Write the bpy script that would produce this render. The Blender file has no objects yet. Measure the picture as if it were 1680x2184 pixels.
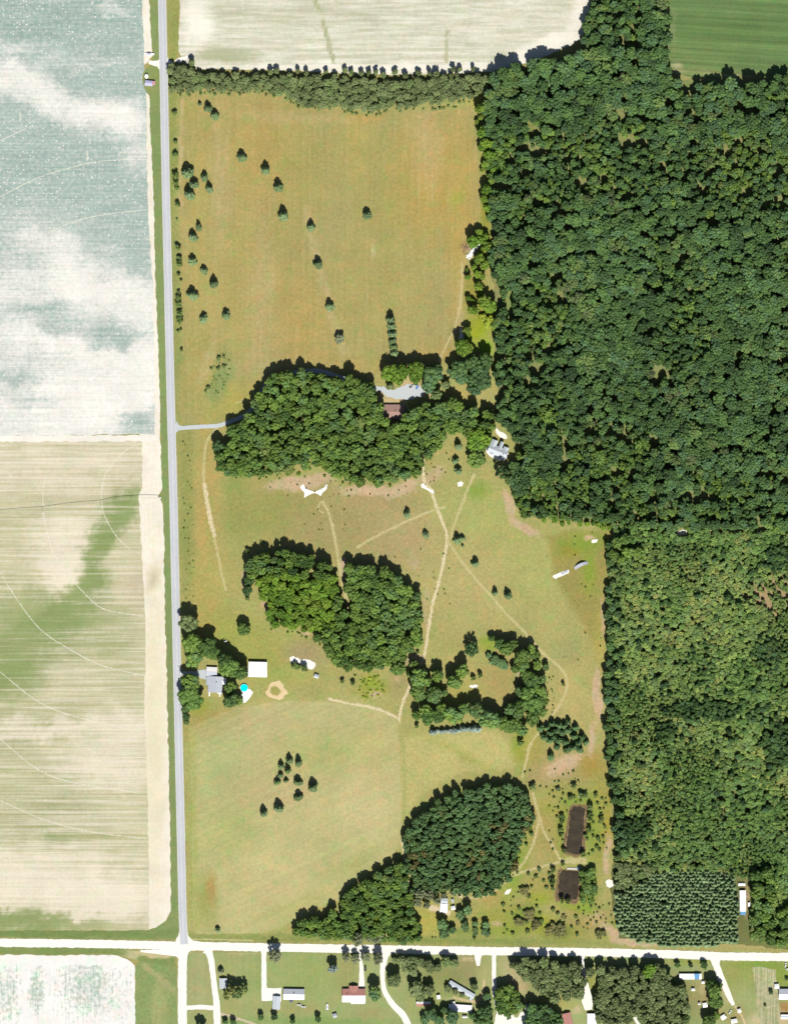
import bpy, bmesh, math, random
import numpy as np
from mathutils import Vector, Matrix

# ---------------------------------------------------------------- camera, sky, sun, exposure
SC = bpy.context.scene
COL = SC.collection
S = 0.8 / 1.68                       # metres per map unit (map is 1680 x 2184 units)
def W(x, y): return ((x - 840.0) * S, (1092.0 - y) * S)

CAM_H = 3800.0
cam_d = bpy.data.cameras.new('camera')
cam = bpy.data.objects.new('camera', cam_d); COL.objects.link(cam)
cam.location = (0, 0, CAM_H); cam.rotation_euler = (0, 0, 0)
cam_d.sensor_fit = 'VERTICAL'; cam_d.sensor_height = 36.0
cam_d.lens = 36.0 * CAM_H / (2184 * S)
cam_d.clip_start = 10.0; cam_d.clip_end = 30000.0
SC.camera = cam

SUN_EL, SUN_AZ = math.radians(52.0), math.radians(172.0)      # compass azimuth, north = +y
to_sun = Vector((math.sin(SUN_AZ) * math.cos(SUN_EL), math.cos(SUN_AZ) * math.cos(SUN_EL), math.sin(SUN_EL)))
world = bpy.data.worlds.new('World'); SC.world = world; world.use_nodes = True
nt = world.node_tree; nt.nodes.clear()
sky = nt.nodes.new('ShaderNodeTexSky'); sky.sky_type = 'NISHITA'; sky.sun_disc = False
sky.sun_elevation = SUN_EL; sky.sun_rotation = SUN_AZ
bg = nt.nodes.new('ShaderNodeBackground'); bg.inputs['Strength'].default_value = 0.05
wo = nt.nodes.new('ShaderNodeOutputWorld')
nt.links.new(sky.outputs[0], bg.inputs[0]); nt.links.new(bg.outputs[0], wo.inputs[0])
sun_d = bpy.data.lights.new('sun', 'SUN'); sun_d.energy = 5.0; sun_d.angle = math.radians(0.5); sun_d.color = (1.0, 0.96, 0.88)
sun = bpy.data.objects.new('sun', sun_d); COL.objects.link(sun)
sun.rotation_euler = to_sun.to_track_quat('Z', 'Y').to_euler(); sun.location = to_sun * 1500
SC.view_settings.view_transform = 'Standard'; SC.view_settings.look = 'None'
SC.view_settings.gamma = 1.0; SC.view_settings.exposure = 0.5; SC.view_settings.use_curve_mapping = False
SC.render.engine = 'CYCLES'
SC.cycles.max_bounces = 6; SC.cycles.diffuse_bounces = 2; SC.cycles.glossy_bounces = 2; SC.cycles.transparent_max_bounces = 8
SC.render.film_transparent = False

rng = random.Random(11); nrng = np.random.default_rng(5)
KEXP = 1.95                                                     # how bright a flat albedo of 1 shows, linear
def lin(c):
    c = c / 255.0
    return c / 12.92 if c <= 0.04045 else ((c + 0.055) / 1.055) ** 2.4
def G(r, g, b, k=0.04):                                        # sward and soil colours, a touch greyer
    m = 0.3 * r + 0.59 * g + 0.11 * b
    return A(r + (m - r) * k, g + (m - g) * k, b + (m - b) * k)
def A(r, g, b):                                                 # surface colour, from how it shows in daylight
    return tuple(min(0.82, lin(v) / KEXP) for v in (r, g, b))

# ---------------------------------------------------------------- numpy noise
_H = nrng.random((512, 512))
def vnoise(x, y):
    xi = np.floor(x).astype(int); yi = np.floor(y).astype(int)
    fx = x - xi; fy = y - yi
    fx = fx * fx * (3 - 2 * fx); fy = fy * fy * (3 - 2 * fy)
    a = _H[xi % 512, yi % 512]; b = _H[(xi + 1) % 512, yi % 512]
    c = _H[xi % 512, (yi + 1) % 512]; d = _H[(xi + 1) % 512, (yi + 1) % 512]
    return (a * (1 - fx) + b * fx) * (1 - fy) + (c * (1 - fx) + d * fx) * fy
def fnoise(x, y, o=4):
    v = 0; amp = 0.5; t = 0
    for k in range(o):
        v = v + amp * vnoise(x * 2 ** k + 17.3 * k, y * 2 ** k + 9.1 * k); t += amp; amp *= 0.5
    return v / t

# ---------------------------------------------------------------- objects
def tag(o, label=None, cat=None, group=None, kind=None):
    if label: o['label'] = label
    if cat: o['category'] = cat
    if group: o['group'] = group
    if kind: o['kind'] = kind
    return o
def mesh_obj(name, me, mat=None, parent=None):
    o = bpy.data.objects.new(name, me); COL.objects.link(o)
    if mat is not None and not me.materials: me.materials.append(mat)
    if parent is not None: o.parent = parent
    return o
def empty(name, loc=(0, 0, 0), rz=0.0):
    o = bpy.data.objects.new(name, None); COL.objects.link(o)
    o.location = loc; o.rotation_euler = (0, 0, rz); o.empty_display_size = 0.5
    return o
class MB:
    def __init__(s): s.v = []; s.f = []
    def add(s, vs, fs):
        n = len(s.v); s.v += [tuple(v) for v in vs]; s.f += [tuple(i + n for i in f) for f in fs]; return s
    def box(s, x0, x1, y0, y1, z0, z1):
        return s.add([(x0, y0, z0), (x1, y0, z0), (x1, y1, z0), (x0, y1, z0), (x0, y0, z1), (x1, y0, z1), (x1, y1, z1), (x0, y1, z1)],
                     [(0, 3, 2, 1), (4, 5, 6, 7), (0, 1, 5, 4), (1, 2, 6, 5), (2, 3, 7, 6), (3, 0, 4, 7)])
    def tube(s, p, q, r0, r1=None, n=8):
        r1 = r0 if r1 is None else r1
        p, q = Vector(p), Vector(q); d = (q - p).normalized()
        u = d.orthogonal().normalized(); w = d.cross(u)
        vs = [p + (u * math.cos(2 * math.pi * i / n) + w * math.sin(2 * math.pi * i / n)) * r0 for i in range(n)]
        vs += [q + (u * math.cos(2 * math.pi * i / n) + w * math.sin(2 * math.pi * i / n)) * r1 for i in range(n)]
        return s.add(vs, [(i, (i + 1) % n, n + (i + 1) % n, n + i) for i in range(n)] + [tuple(range(n - 1, -1, -1)), tuple(range(n, 2 * n))])
    def loft(s, rings):
        n = len(rings[0]); vs = [p for r in rings for p in r]; fs = []
        for k in range(len(rings) - 1):
            for i in range(n):
                fs.append((k * n + i, k * n + (i + 1) % n, (k + 1) * n + (i + 1) % n, (k + 1) * n + i))
        fs.append(tuple(range(n - 1, -1, -1))); fs.append(tuple(range((len(rings) - 1) * n, len(rings) * n)))
        return s.add(vs, fs)
    def mesh(s, name):
        me = bpy.data.meshes.new(name); me.from_pydata(s.v, [], s.f); me.update(); return me
    def build(s, name, mat, parent=None): return mesh_obj(name, s.mesh(name), mat, parent)

# ---------------------------------------------------------------- materials
def new_mat(name):
    m = bpy.data.materials.new(name); m.use_nodes = True
    t = m.node_tree; b = t.nodes['Principled BSDF']
    b.inputs['Roughness'].default_value = 0.9; b.inputs['Specular IOR Level'].default_value = 0.15
    return m, t, b
def N(t, typ, **kw):
    n = t.nodes.new(typ)
    for k, v in kw.items():
        if k == 'op': n.operation = v
        else: setattr(n, k, v)
    return n
def math_n(t, op, a, b=None, clamp=False):
    n = t.nodes.new('ShaderNodeMath'); n.operation = op; n.use_clamp = clamp
    for i, x in enumerate((a, b)):
        if x is None: continue
        if isinstance(x, (int, float)): n.inputs[i].default_value = x
        else: t.links.new(x, n.inputs[i])
    return n.outputs[0]
def mixc(t, fac, a, b, mode='MIX'):
    n = t.nodes.new('ShaderNodeMix'); n.data_type = 'RGBA'; n.blend_type = mode
    for i, x in ((0, fac), (6, a), (7, b)):
        if isinstance(x, (int, float)): n.inputs[i].default_value = x
        elif isinstance(x, tuple): n.inputs[i].default_value = (*x[:3], 1)
        else: t.links.new(x, n.inputs[i])
    return n.outputs[2]
def pos_noise(t, scale, detail=3, rough=0.6, stretch=(1, 1, 1), rot=0.0):
    g = t.nodes.new('ShaderNodeNewGeometry'); mp = t.nodes.new('ShaderNodeMapping'); src = g.outputs['Position']
    if rot:
        m0 = t.nodes.new('ShaderNodeMapping'); m0.inputs['Rotation'].default_value = (0, 0, rot); t.links.new(src, m0.inputs['Vector']); src = m0.outputs[0]
    mp.inputs['Scale'].default_value = stretch
    t.links.new(src, mp.inputs['Vector'])
    n = t.nodes.new('ShaderNodeTexNoise'); n.inputs['Scale'].default_value = scale
    n.inputs['Detail'].default_value = detail; n.inputs['Roughness'].default_value = rough
    t.links.new(mp.outputs[0], n.inputs['Vector'])
    return n.outputs['Fac']
def ramp(t, fac, lo, hi):
    n = t.nodes.new('ShaderNodeMapRange'); n.interpolation_type = 'SMOOTHSTEP'
    n.inputs['From Min'].default_value = lo; n.inputs['From Max'].default_value = hi
    t.links.new(fac, n.inputs['Value']); return n.outputs[0]
def plain(name, col, rough=0.8, spec=0.2, var=0.12, scale=1.5, metal=0.0):
    m, t, b = new_mat(name)
    n = pos_noise(t, scale, 4)
    f = math_n(t, 'ADD', math_n(t, 'MULTIPLY', n, 2 * var), 1 - var)
    c = mixc(t, 1.0, tuple(col), f, 'MULTIPLY')
    t.links.new(c, b.inputs['Base Color'])
    b.inputs['Roughness'].default_value = rough; b.inputs['Specular IOR Level'].default_value = spec; b.inputs['Metallic'].default_value = metal
    return m
def field_mat(name, bare, streak_rot=0.0, streak=(0.012, 0.35), streak_amp=0.6, grain=0.18, amp=0.5, soft=0.16,
              speck=0.0, rows=0.0, row_period=3.0, row_rot=0.0, grain_scale=0.55, mottle=1.0):
    # crop or grass colour comes from the mesh 'tint'; bare soil shows where 'bare' plus noise passes a threshold
    m, t, b = new_mat(name)
    at = N(t, 'ShaderNodeAttribute', attribute_name='tint'); ab = N(t, 'ShaderNodeAttribute', attribute_name='bare')
    ns = pos_noise(t, 1.0, 4, 0.65, (streak[0], streak[1], 1), streak_rot)
    nf = pos_noise(t, 0.25, 5, 0.72)
    v = math_n(t, 'ADD', ab.outputs['Fac'], math_n(t, 'MULTIPLY', math_n(t, 'SUBTRACT', ns, 0.5), streak_amp * 2))
    v = math_n(t, 'ADD', v, math_n(t, 'MULTIPLY', math_n(t, 'SUBTRACT', nf, 0.5), amp * 2))
    fac = ramp(t, v, 0.5 - soft, 0.5 + soft)
    if speck > 0:
        vo = t.nodes.new('ShaderNodeTexVoronoi'); vo.inputs['Scale'].default_value = 0.3
        g = t.nodes.new('ShaderNodeNewGeometry'); t.links.new(g.outputs['Position'], vo.inputs['Vector'])
        big = pos_noise(t, 0.02, 2, 0.5)
        near = math_n(t, 'LESS_THAN', vo.outputs['Distance'], 0.2)
        rsel = math_n(t, 'LESS_THAN', N_sep(t, vo.outputs['Color']), math_n(t, 'MULTIPLY', big, speck))
        fac = math_n(t, 'MAXIMUM', fac, math_n(t, 'MULTIPLY', near, rsel))
    ng = pos_noise(t, grain_scale * 0.6, 5, 0.85)
    nl = pos_noise(t, 0.035, 4, 0.6)
    gf = math_n(t, 'ADD', math_n(t, 'MULTIPLY', math_n(t, 'SUBTRACT', ng, 0.5), grain * 6.5), 1.0)
    gf = math_n(t, 'ADD', gf, math_n(t, 'MULTIPLY', math_n(t, 'SUBTRACT', nl, 0.5), 0.35))
    if rows > 0:
        nr = pos_noise(t, 1.0, 2, 0.5, (0.004, 1.0 / row_period, 1), row_rot)
        gf = math_n(t, 'ADD', gf, math_n(t, 'MULTIPLY', math_n(t, 'SUBTRACT', nr, 0.5), rows * 4))
    c = mixc(t, fac, at.outputs['Color'], tuple(bare))
    c = mixc(t, 1.0, c, gf, 'MULTIPLY')
    nh = pos_noise(t, 0.09, 3, 0.6)
    c = mixc(t, math_n(t, 'MULTIPLY', ramp(t, nh, 0.45, 0.7), mottle), c, mixc(t, 1.0, c, (1.12, 1.0, 0.98), 'MULTIPLY'))
    nh2 = pos_noise(t, 0.07, 4, 0.65, (1, 1, 1), 1.1)
    c = mixc(t, math_n(t, 'MULTIPLY', ramp(t, nh2, 0.5, 0.68), mottle), c, mixc(t, 1.0, c, (0.88, 1.04, 0.92), 'MULTIPLY'))
    nh3 = pos_noise(t, 0.16, 4, 0.75, (1, 1, 1), 0.6)
    c = mixc(t, math_n(t, 'MULTIPLY', ramp(t, nh3, 0.5, 0.7), mottle), c, mixc(t, 1.0, c, (0.9, 0.98, 0.96), 'MULTIPLY'))
    nh4 = pos_noise(t, 0.2, 4, 0.75, (1, 1, 1), 2.1)
    c = mixc(t, math_n(t, 'MULTIPLY', ramp(t, nh4, 0.52, 0.68), mottle), c, mixc(t, 1.0, c, (1.1, 1.05, 1.12), 'MULTIPLY'))
    t.links.new(c, b.inputs['Base Color'])
    return m
def N_sep(t, c):
    n = t.nodes.new('ShaderNodeSeparateColor'); t.links.new(c, n.inputs[0]); return n.outputs[0]
def track_mat(name, col, cover=0.85, grain=0.12, dash=0.0):
    # worn wheel track: soil shows through the sward in broken patches, thinning at the edges
    m, t, b = new_mat(name)
    ng = pos_noise(t, 0.8, 4, 0.7); nb = pos_noise(t, 0.12, 3, 0.6)
    c = mixc(t, 1.0, tuple(col), math_n(t, 'ADD', math_n(t, 'MULTIPLY', math_n(t, 'SUBTRACT', ng, 0.5), grain * 4), 1.0), 'MULTIPLY')
    t.links.new(c, b.inputs['Base Color'])
    at = N(t, 'ShaderNodeAttribute', attribute_name='edge')
    # every half-metre tuft is either worn bare or still grown over, more of them worn towards the middle
    v = math_n(t, 'ADD', at.outputs['Fac'], math_n(t, 'MULTIPLY', math_n(t, 'SUBTRACT', nb, 0.5), 1.4))
    cov = math_n(t, 'MULTIPLY', ramp(t, v, -0.05, 0.5), cover)
    if dash:
        nd = pos_noise(t, dash, 1, 0.4); cov = math_n(t, 'MULTIPLY', cov, ramp(t, nd, 0.42, 0.55))
    g = t.nodes.new('ShaderNodeNewGeometry'); sn = t.nodes.new('ShaderNodeVectorMath'); sn.operation = 'SNAP'; sn.inputs[1].default_value = (0.4, 0.4, 4.0)
    t.links.new(g.outputs['Position'], sn.inputs[0]); wn = t.nodes.new('ShaderNodeTexWhiteNoise'); t.links.new(sn.outputs[0], wn.inputs['Vector'])
    fac = math_n(t, 'LESS_THAN', wn.outputs['Value'], cov)
    t.links.new(fac, b.inputs['Alpha'])
    return m
def leaf_mat(name, cols, hue_noise=None):
    m, t, b = new_mat(name)
    oi = t.nodes.new('ShaderNodeObjectInfo')
    cr = t.nodes.new('ShaderNodeValToRGB'); cr.color_ramp.interpolation = 'LINEAR'
    e = cr.color_ramp.elements
    while len(e) < len(cols): e.new(0.5)
    for i, c in enumerate(cols):
        e[i].position = i / (len(cols) - 1); e[i].color = (*c, 1)
    nl = pos_noise(t, 0.03, 3, 0.6)
    f = math_n(t, 'ADD', math_n(t, 'MULTIPLY', oi.outputs['Random'], 0.55), math_n(t, 'MULTIPLY', ramp(t, nl, 0.32, 0.68), 0.45))
    t.links.new(f, cr.inputs[0])
    ng = pos_noise(t, 0.7, 3, 0.75)
    r2 = math_n(t, 'FRACT', math_n(t, 'MULTIPLY', oi.outputs['Random'], 37.7))
    val = math_n(t, 'ADD', math_n(t, 'MULTIPLY', r2, 0.5), 0.75)
    val = math_n(t, 'MULTIPLY', val, math_n(t, 'ADD', math_n(t, 'MULTIPLY', ng, 1.5), 0.28))
    c = mixc(t, 1.0, cr.outputs[0], val, 'MULTIPLY')
    t.links.new(c, b.inputs['Base Color'])
    b.inputs['Roughness'].default_value = 0.7; b.inputs['Specular IOR Level'].default_value = 0.25
    return m

# ---------------------------------------------------------------- ground sheets
def in_poly(px, py, poly):
    inside = np.zeros(px.shape, bool); n = len(poly)
    for i in range(n):
        x0, y0 = poly[i]; x1, y1 = poly[(i + 1) % n]
        if y0 == y1: continue
        c = ((y0 > py) != (y1 > py)) & (px < (x1 - x0) * (py - y0) / (y1 - y0) + x0)
        inside ^= c
    return inside
def dist_poly(px, py, poly, closed=True):
    best = np.full(px.shape, 1e18); bx = np.zeros(px.shape); by = np.zeros(px.shape); n = len(poly)
    for i in range(n if closed else n - 1):
        x0, y0 = poly[i]; x1, y1 = poly[(i + 1) % n]
        dx, dy = x1 - x0, y1 - y0; L = dx * dx + dy * dy + 1e-12
        u = np.clip(((px - x0) * dx + (py - y0) * dy) / L, 0, 1)
        qx = x0 + u * dx; qy = y0 + u * dy; d = (px - qx) ** 2 + (py - qy) ** 2
        k = d < best; best = np.where(k, d, best); bx = np.where(k, qx, bx); by = np.where(k, qy, by)
    return np.sqrt(best), bx, by
def rough_poly(poly, amp, step=5.0, seed=0):
    r = np.random.default_rng(seed); out = []; n = len(poly)
    for i in range(n):
        x0, y0 = poly[i]; x1, y1 = poly[(i + 1) % n]; L = math.hypot(x1 - x0, y1 - y0); k = max(1, int(L / step))
        nx, ny = -(y1 - y0) / (L + 1e-9), (x1 - x0) / (L + 1e-9)
        for j in range(k):
            u = j / k; a = (r.random() - 0.5) * 2 * amp
            out.append((x0 + (x1 - x0) * u + nx * a, y0 + (y1 - y0) * u + ny * a))
    return out
def smooth_pts(pts, step=6.0, closed=False):
    P = [Vector((*p[:2], p[2] if len(p) > 2 else 0)) for p in pts]; out = []; n = len(P)
    rngN = n if closed else n - 1
    for i in range(rngN):
        if closed: a, b, c, d = P[i - 1], P[i], P[(i + 1) % n], P[(i + 2) % n]
        else: a, b, c, d = P[max(i - 1, 0)], P[i], P[i + 1], P[min(i + 2, n - 1)]
        k = max(1, int((c - b).xy.length / step))
        for j in range(k):
            u = j / k
            out.append(0.5 * (2 * b + (c - a) * u + (2 * a - 5 * b + 4 * c - d) * u * u + (3 * b - a - 3 * c + d) * u ** 3))
    if not closed: out.append(P[-1])
    return out
def soft_patch(dx, dy, p, soft_default=10.0):
    # p: ('b', cx, cy, rx, ry, rot, ...) blob, ('p', poly, soft, ...) polygon, ('l', pts, halfwidth, ...) line; map units
    if p[0] == 'b':
        _, cx, cy, rx, ry, ro = p[:6]; c, s = math.cos(math.radians(ro)), math.sin(math.radians(ro))
        u = ((dx - cx) * c + (dy - cy) * s) / rx; v = (-(dx - cx) * s + (dy - cy) * c) / ry
        d = np.sqrt(u * u + v * v); return np.clip(1.35 - d * 0.85, 0, 1)
    if p[0] == 'p':
        ins = in_poly(dx, dy, p[1]); d, _, _ = dist_poly(dx, dy, p[1]); sd = np.where(ins, d, -d)
        return np.clip(0.5 + sd / (2 * p[2]), 0, 1)
    if p[0] == 'l':
        d, _, _ = dist_poly(dx, dy, p[1], False); return np.clip(1.3 - d / p[2], 0, 1)
def sheet(name, polyD, z, mat, sp=2.5, base=(0.3, 0.3, 0.1), patches=(), bare=(), rough=0.8, warp=9.0, bare0=0.0, smooth=False, seed=1, parent=None, label=None, cat=None, kind='structure'):
    if smooth: polyD = [tuple(p.xy) for p in smooth_pts(polyD, 5.0, True)]
    poly = rough_poly([W(*p) for p in polyD], rough, 4.0, seed)
    xs = [p[0] for p in poly]; ys = [p[1] for p in poly]
    gx = np.arange(min(xs) - sp, max(xs) + 2 * sp, sp); gy = np.arange(min(ys) - sp, max(ys) + 2 * sp, sp)
    X, Y = np.meshgrid(gx, gy, indexing='ij'); ins = in_poly(X, Y, poly)
    cell = ins[:-1, :-1] | ins[1:, :-1] | ins[:-1, 1:] | ins[1:, 1:]
    need = np.zeros(X.shape, bool)
    need[:-1, :-1] |= cell; need[1:, :-1] |= cell; need[:-1, 1:] |= cell; need[1:, 1:] |= cell
    o = need & ~ins
    if o.any():
        _, bx, by = dist_poly(X[o], Y[o], poly); X[o] = bx; Y[o] = by
    idx = np.full(X.shape, -1); idx[need] = np.arange(need.sum())
    vx, vy = X[need], Y[need]
    i, j = np.nonzero(cell)
    faces = np.stack([idx[i, j], idx[i + 1, j], idx[i + 1, j + 1], idx[i, j + 1]], 1)
    me = bpy.data.meshes.new(name); nv = len(vx)
    me.vertices.add(nv); co = np.zeros((nv, 3), np.float32); co[:, 0] = vx; co[:, 1] = vy; co[:, 2] = z
    me.vertices.foreach_set('co', co.ravel())
    me.loops.add(faces.size); me.loops.foreach_set('vertex_index', faces.ravel().astype(np.int32))
    me.polygons.add(len(faces)); me.polygons.foreach_set('loop_start', np.arange(0, faces.size, 4, dtype=np.int32))
    me.polygons.foreach_set('loop_total', np.full(len(faces), 4, np.int32))
    me.update(calc_edges=True); me.validate()
    dx = vx / S + 840; dy = 1092 - vy / S
    wx = dx + (fnoise(dx * 0.03, dy * 0.03) - 0.5) * 2 * warp + (fnoise(dx * 0.12 + 5, dy * 0.12) - 0.5) * warp
    wy = dy + (fnoise(dx * 0.03 + 70, dy * 0.03 + 30) - 0.5) * 2 * warp + (fnoise(dx * 0.12 + 60, dy * 0.12 + 9) - 0.5) * warp
    colr = np.tile(np.array(base, float), (nv, 1))
    for p in patches:
        w = soft_patch(wx, wy, p) * p[-1]; colr = colr * (1 - w[:, None]) + np.array(p[-2]) * w[:, None]
    bm = np.full(nv, bare0, float)
    for p in bare:
        w = soft_patch(wx, wy, p); bm = bm + (p[-1] - bm) * w
    if len(me.vertices) == nv:
        a = me.color_attributes.new('tint', 'FLOAT_COLOR', 'POINT')
        c4 = np.ones((nv, 4), np.float32); c4[:, :3] = colr; a.data.foreach_set('color', c4.ravel())
        b = me.attributes.new('bare', 'FLOAT', 'POINT'); b.data.foreach_set('value', bm.astype(np.float32))
    ob = mesh_obj(name, me, mat, parent)
    if parent is None: tag(ob, label, cat, kind=kind)
    return ob
def ribbon(name, ptsD, width, z, mat, rough=0.25, cols=5, step=2.5, parent=None, kind='structure', label=None, seed=3, taper=True):
    # ptsD: (x, y[, width]) in map units, width in metres
    r = random.Random(seed)
    P = smooth_pts([(*W(p[0], p[1]), (p[2] if len(p) > 2 else width)) for p in ptsD], step)
    vs, fs, ed = [], [], []; n = len(P)
    for i, p in enumerate(P):
        t = (P[min(i + 1, n - 1)] - P[max(i - 1, 0)]).xy.normalized(); nx, ny = -t.y, t.x; w = p.z
        l, rr = w / 2 + (r.random() - 0.5) * 2 * rough, w / 2 + (r.random() - 0.5) * 2 * rough
        for k in range(cols):
            u = k / (cols - 1) * 2 - 1; a = l if u < 0 else rr
            vs.append((p.x + nx * a * -u, p.y + ny * a * -u, z)); ed.append(1 - abs(u))
    for i in range(n - 1):
        for k in range(cols - 1):
            a = i * cols + k; fs.append((a, a + cols, a + cols + 1, a + 1))
    me = bpy.data.meshes.new(name); me.from_pydata(vs, [], [f[::-1] for f in fs]); me.update()
    if me.polygons[0].normal.z < 0: me.flip_normals()
    at = me.attributes.new('edge', 'FLOAT', 'POINT'); at.data.foreach_set('value', np.array(ed, np.float32))
    ob = mesh_obj(name, me, mat, parent)
    if parent is None: tag(ob, label, kind=kind)
    return ob

# one sheet to the horizon
gm = MB(); R = 9000
gm.add([(-R, -R, -0.05), (R, -R, -0.05), (R, R, -0.05), (-R, R, -0.05)], [(0, 1, 2, 3)])
mg, t, b = new_mat('open_ground')
c = mixc(t, ramp(t, pos_noise(t, 0.006, 5, 0.6), 0.35, 0.65), A(150, 155, 92), A(184, 172, 112))
c = mixc(t, 1.0, c, math_n(t, 'ADD', math_n(t, 'MULTIPLY', pos_noise(t, 0.5, 4, 0.7), 0.7), 0.65), 'MULTIPLY')
t.links.new(c, b.inputs['Base Color'])
tag(gm.build('ground', mg), kind='structure')

SAND = A(250, 243, 226)
# --- north-west bean field, pale sandy soil showing through in drifts
TEAL = A(160, 184, 177)
mT = field_mat('bean_field', A(255, 252, 246), streak=(0.015, 0.45), streak_amp=0.42, amp=0.6, soft=0.6, grain=0.06, speck=0.9, rows=0.05, row_period=2.4, mottle=0.3)
edge_w = [(305, -20), (305, 60), (309, 150), (312, 170), (313, 300), (316, 420), (320, 520), (326, 600), (328, 700), (330, 800), (331, 925)]
sheet('bean_field', [(-60, -20)] + edge_w + [(-60, 931)], 0.05, mT, 2.5, TEAL,
      patches=[('b', 150, 30, 200, 50, 0, A(135, 168, 158), 0.6), ('b', 150, 400, 220, 70, 0, A(150, 178, 170), 0.6)],
      bare0=0.22, warp=24, bare=[('b', 160, 800, 300, 160, 0, 0.7), ('b', 160, 600, 260, 70, 0, 0.55), ('b', 60, 480, 120, 40, 0, 0.4),
        ('b', 40, 160, 70, 26, 15, 0.85), ('b', 110, 215, 80, 28, 20, 0.8), ('b', 235, 245, 85, 34, 8, 0.92), ('b', 0, 185, 60, 20, 0, 0.85),
        ('b', 290, 330, 30, 40, 0, 0.62), ('b', 20, 100, 50, 14, 0, 0.55), ('b', 235, 22, 45, 12, 0, 0.5), ('b', 160, 135, 120, 14, 0, 0.4),
        ('b', 90, 510, 60, 22, 0, 0.72), ('b', 150, 570, 60, 34, 60, 0.85), ('b', 190, 625, 120, 36, 10, 0.9), ('b', 30, 620, 70, 26, 0, 0.7),
        ('b', 300, 640, 60, 40, 0, 0.82), ('b', 40, 700, 60, 20, 0, 0.75), ('b', 160, 750, 100, 34, 10, 0.95), ('b', 60, 770, 80, 22, 0, 0.6),
        ('b', 300, 790, 60, 60, 0, 0.95), ('b', 150, 850, 200, 45, 0, 0.95), ('b', 130, 905, 190, 34, 0, 0.9), ('b', 20, 900, 60, 40, 0, 0.75),
        ('b', 240, 715, 60, 22, 0, 0.22), ('b', 90, 660, 60, 18, 0, 0.25), ('b', 30, 805, 50, 22, 0, 0.3), ('b', 300, 905, 40, 26, -20, 0.2),
        ('b', 60, 850, 70, 16, 0, 0.55), ('b', 120, 690, 60, 14, 0, 0.35), ('b', 290, 545, 40, 40, 0, 0.22)], seed=2)
# --- sandy headland between the crops and the verge
mS = field_mat('headland_sand', A(255, 250, 240), mottle=0.4, streak=(0.4, 0.03), streak_amp=0.3, amp=0.4, soft=0.3, grain=0.05)
SANDT = A(246, 236, 212)
sheet('field_headland', [(300, -20), (317, -20), (322, 60), (327, 120), (306, 140), (300, 160), (310, 190), (320, 200), (321, 260), (326, 350), (330, 450), (333, 600),
      (340, 760), (342, 900), (345, 1000), (346, 1045), (338, 1058), (349, 1075), (352, 1300), (357, 1500), (362, 1700), (366, 1900), (366, 1940), (352, 1975), (300, 1984), (290, 1984), (290, 1200), (298, 900)],
      0.0, mS, 2.0, SANDT, patches=[('b', 287, 265, 14, 26, 5, A(180, 170, 140), 0.95), ('b', 296, 220, 9, 20, 5, A(198, 182, 160), 0.7), ('b', 300, 520, 14, 12, 0, A(176, 180, 130), 0.8), ('b', 325, 1235, 9, 20, 0, A(190, 178, 150), 0.8),
      ('b', 320, 1130, 14, 50, 0, A(238, 232, 196), 0.7), ('b', 330, 1500, 22, 260, 0, A(240, 232, 200), 0.8), ('b', 330, 880, 6, 30, 0, A(215, 195, 172), 0.7)], bare0=0.55, bare=[('b', 287, 265, 18, 30, 5, -0.5), ('b', 300, 520, 16, 14, 0, -0.4), ('b', 325, 1235, 12, 24, 0, -0.4), ('b', 330, 1600, 24, 320, 0, 0.2)], rough=1.2)
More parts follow.
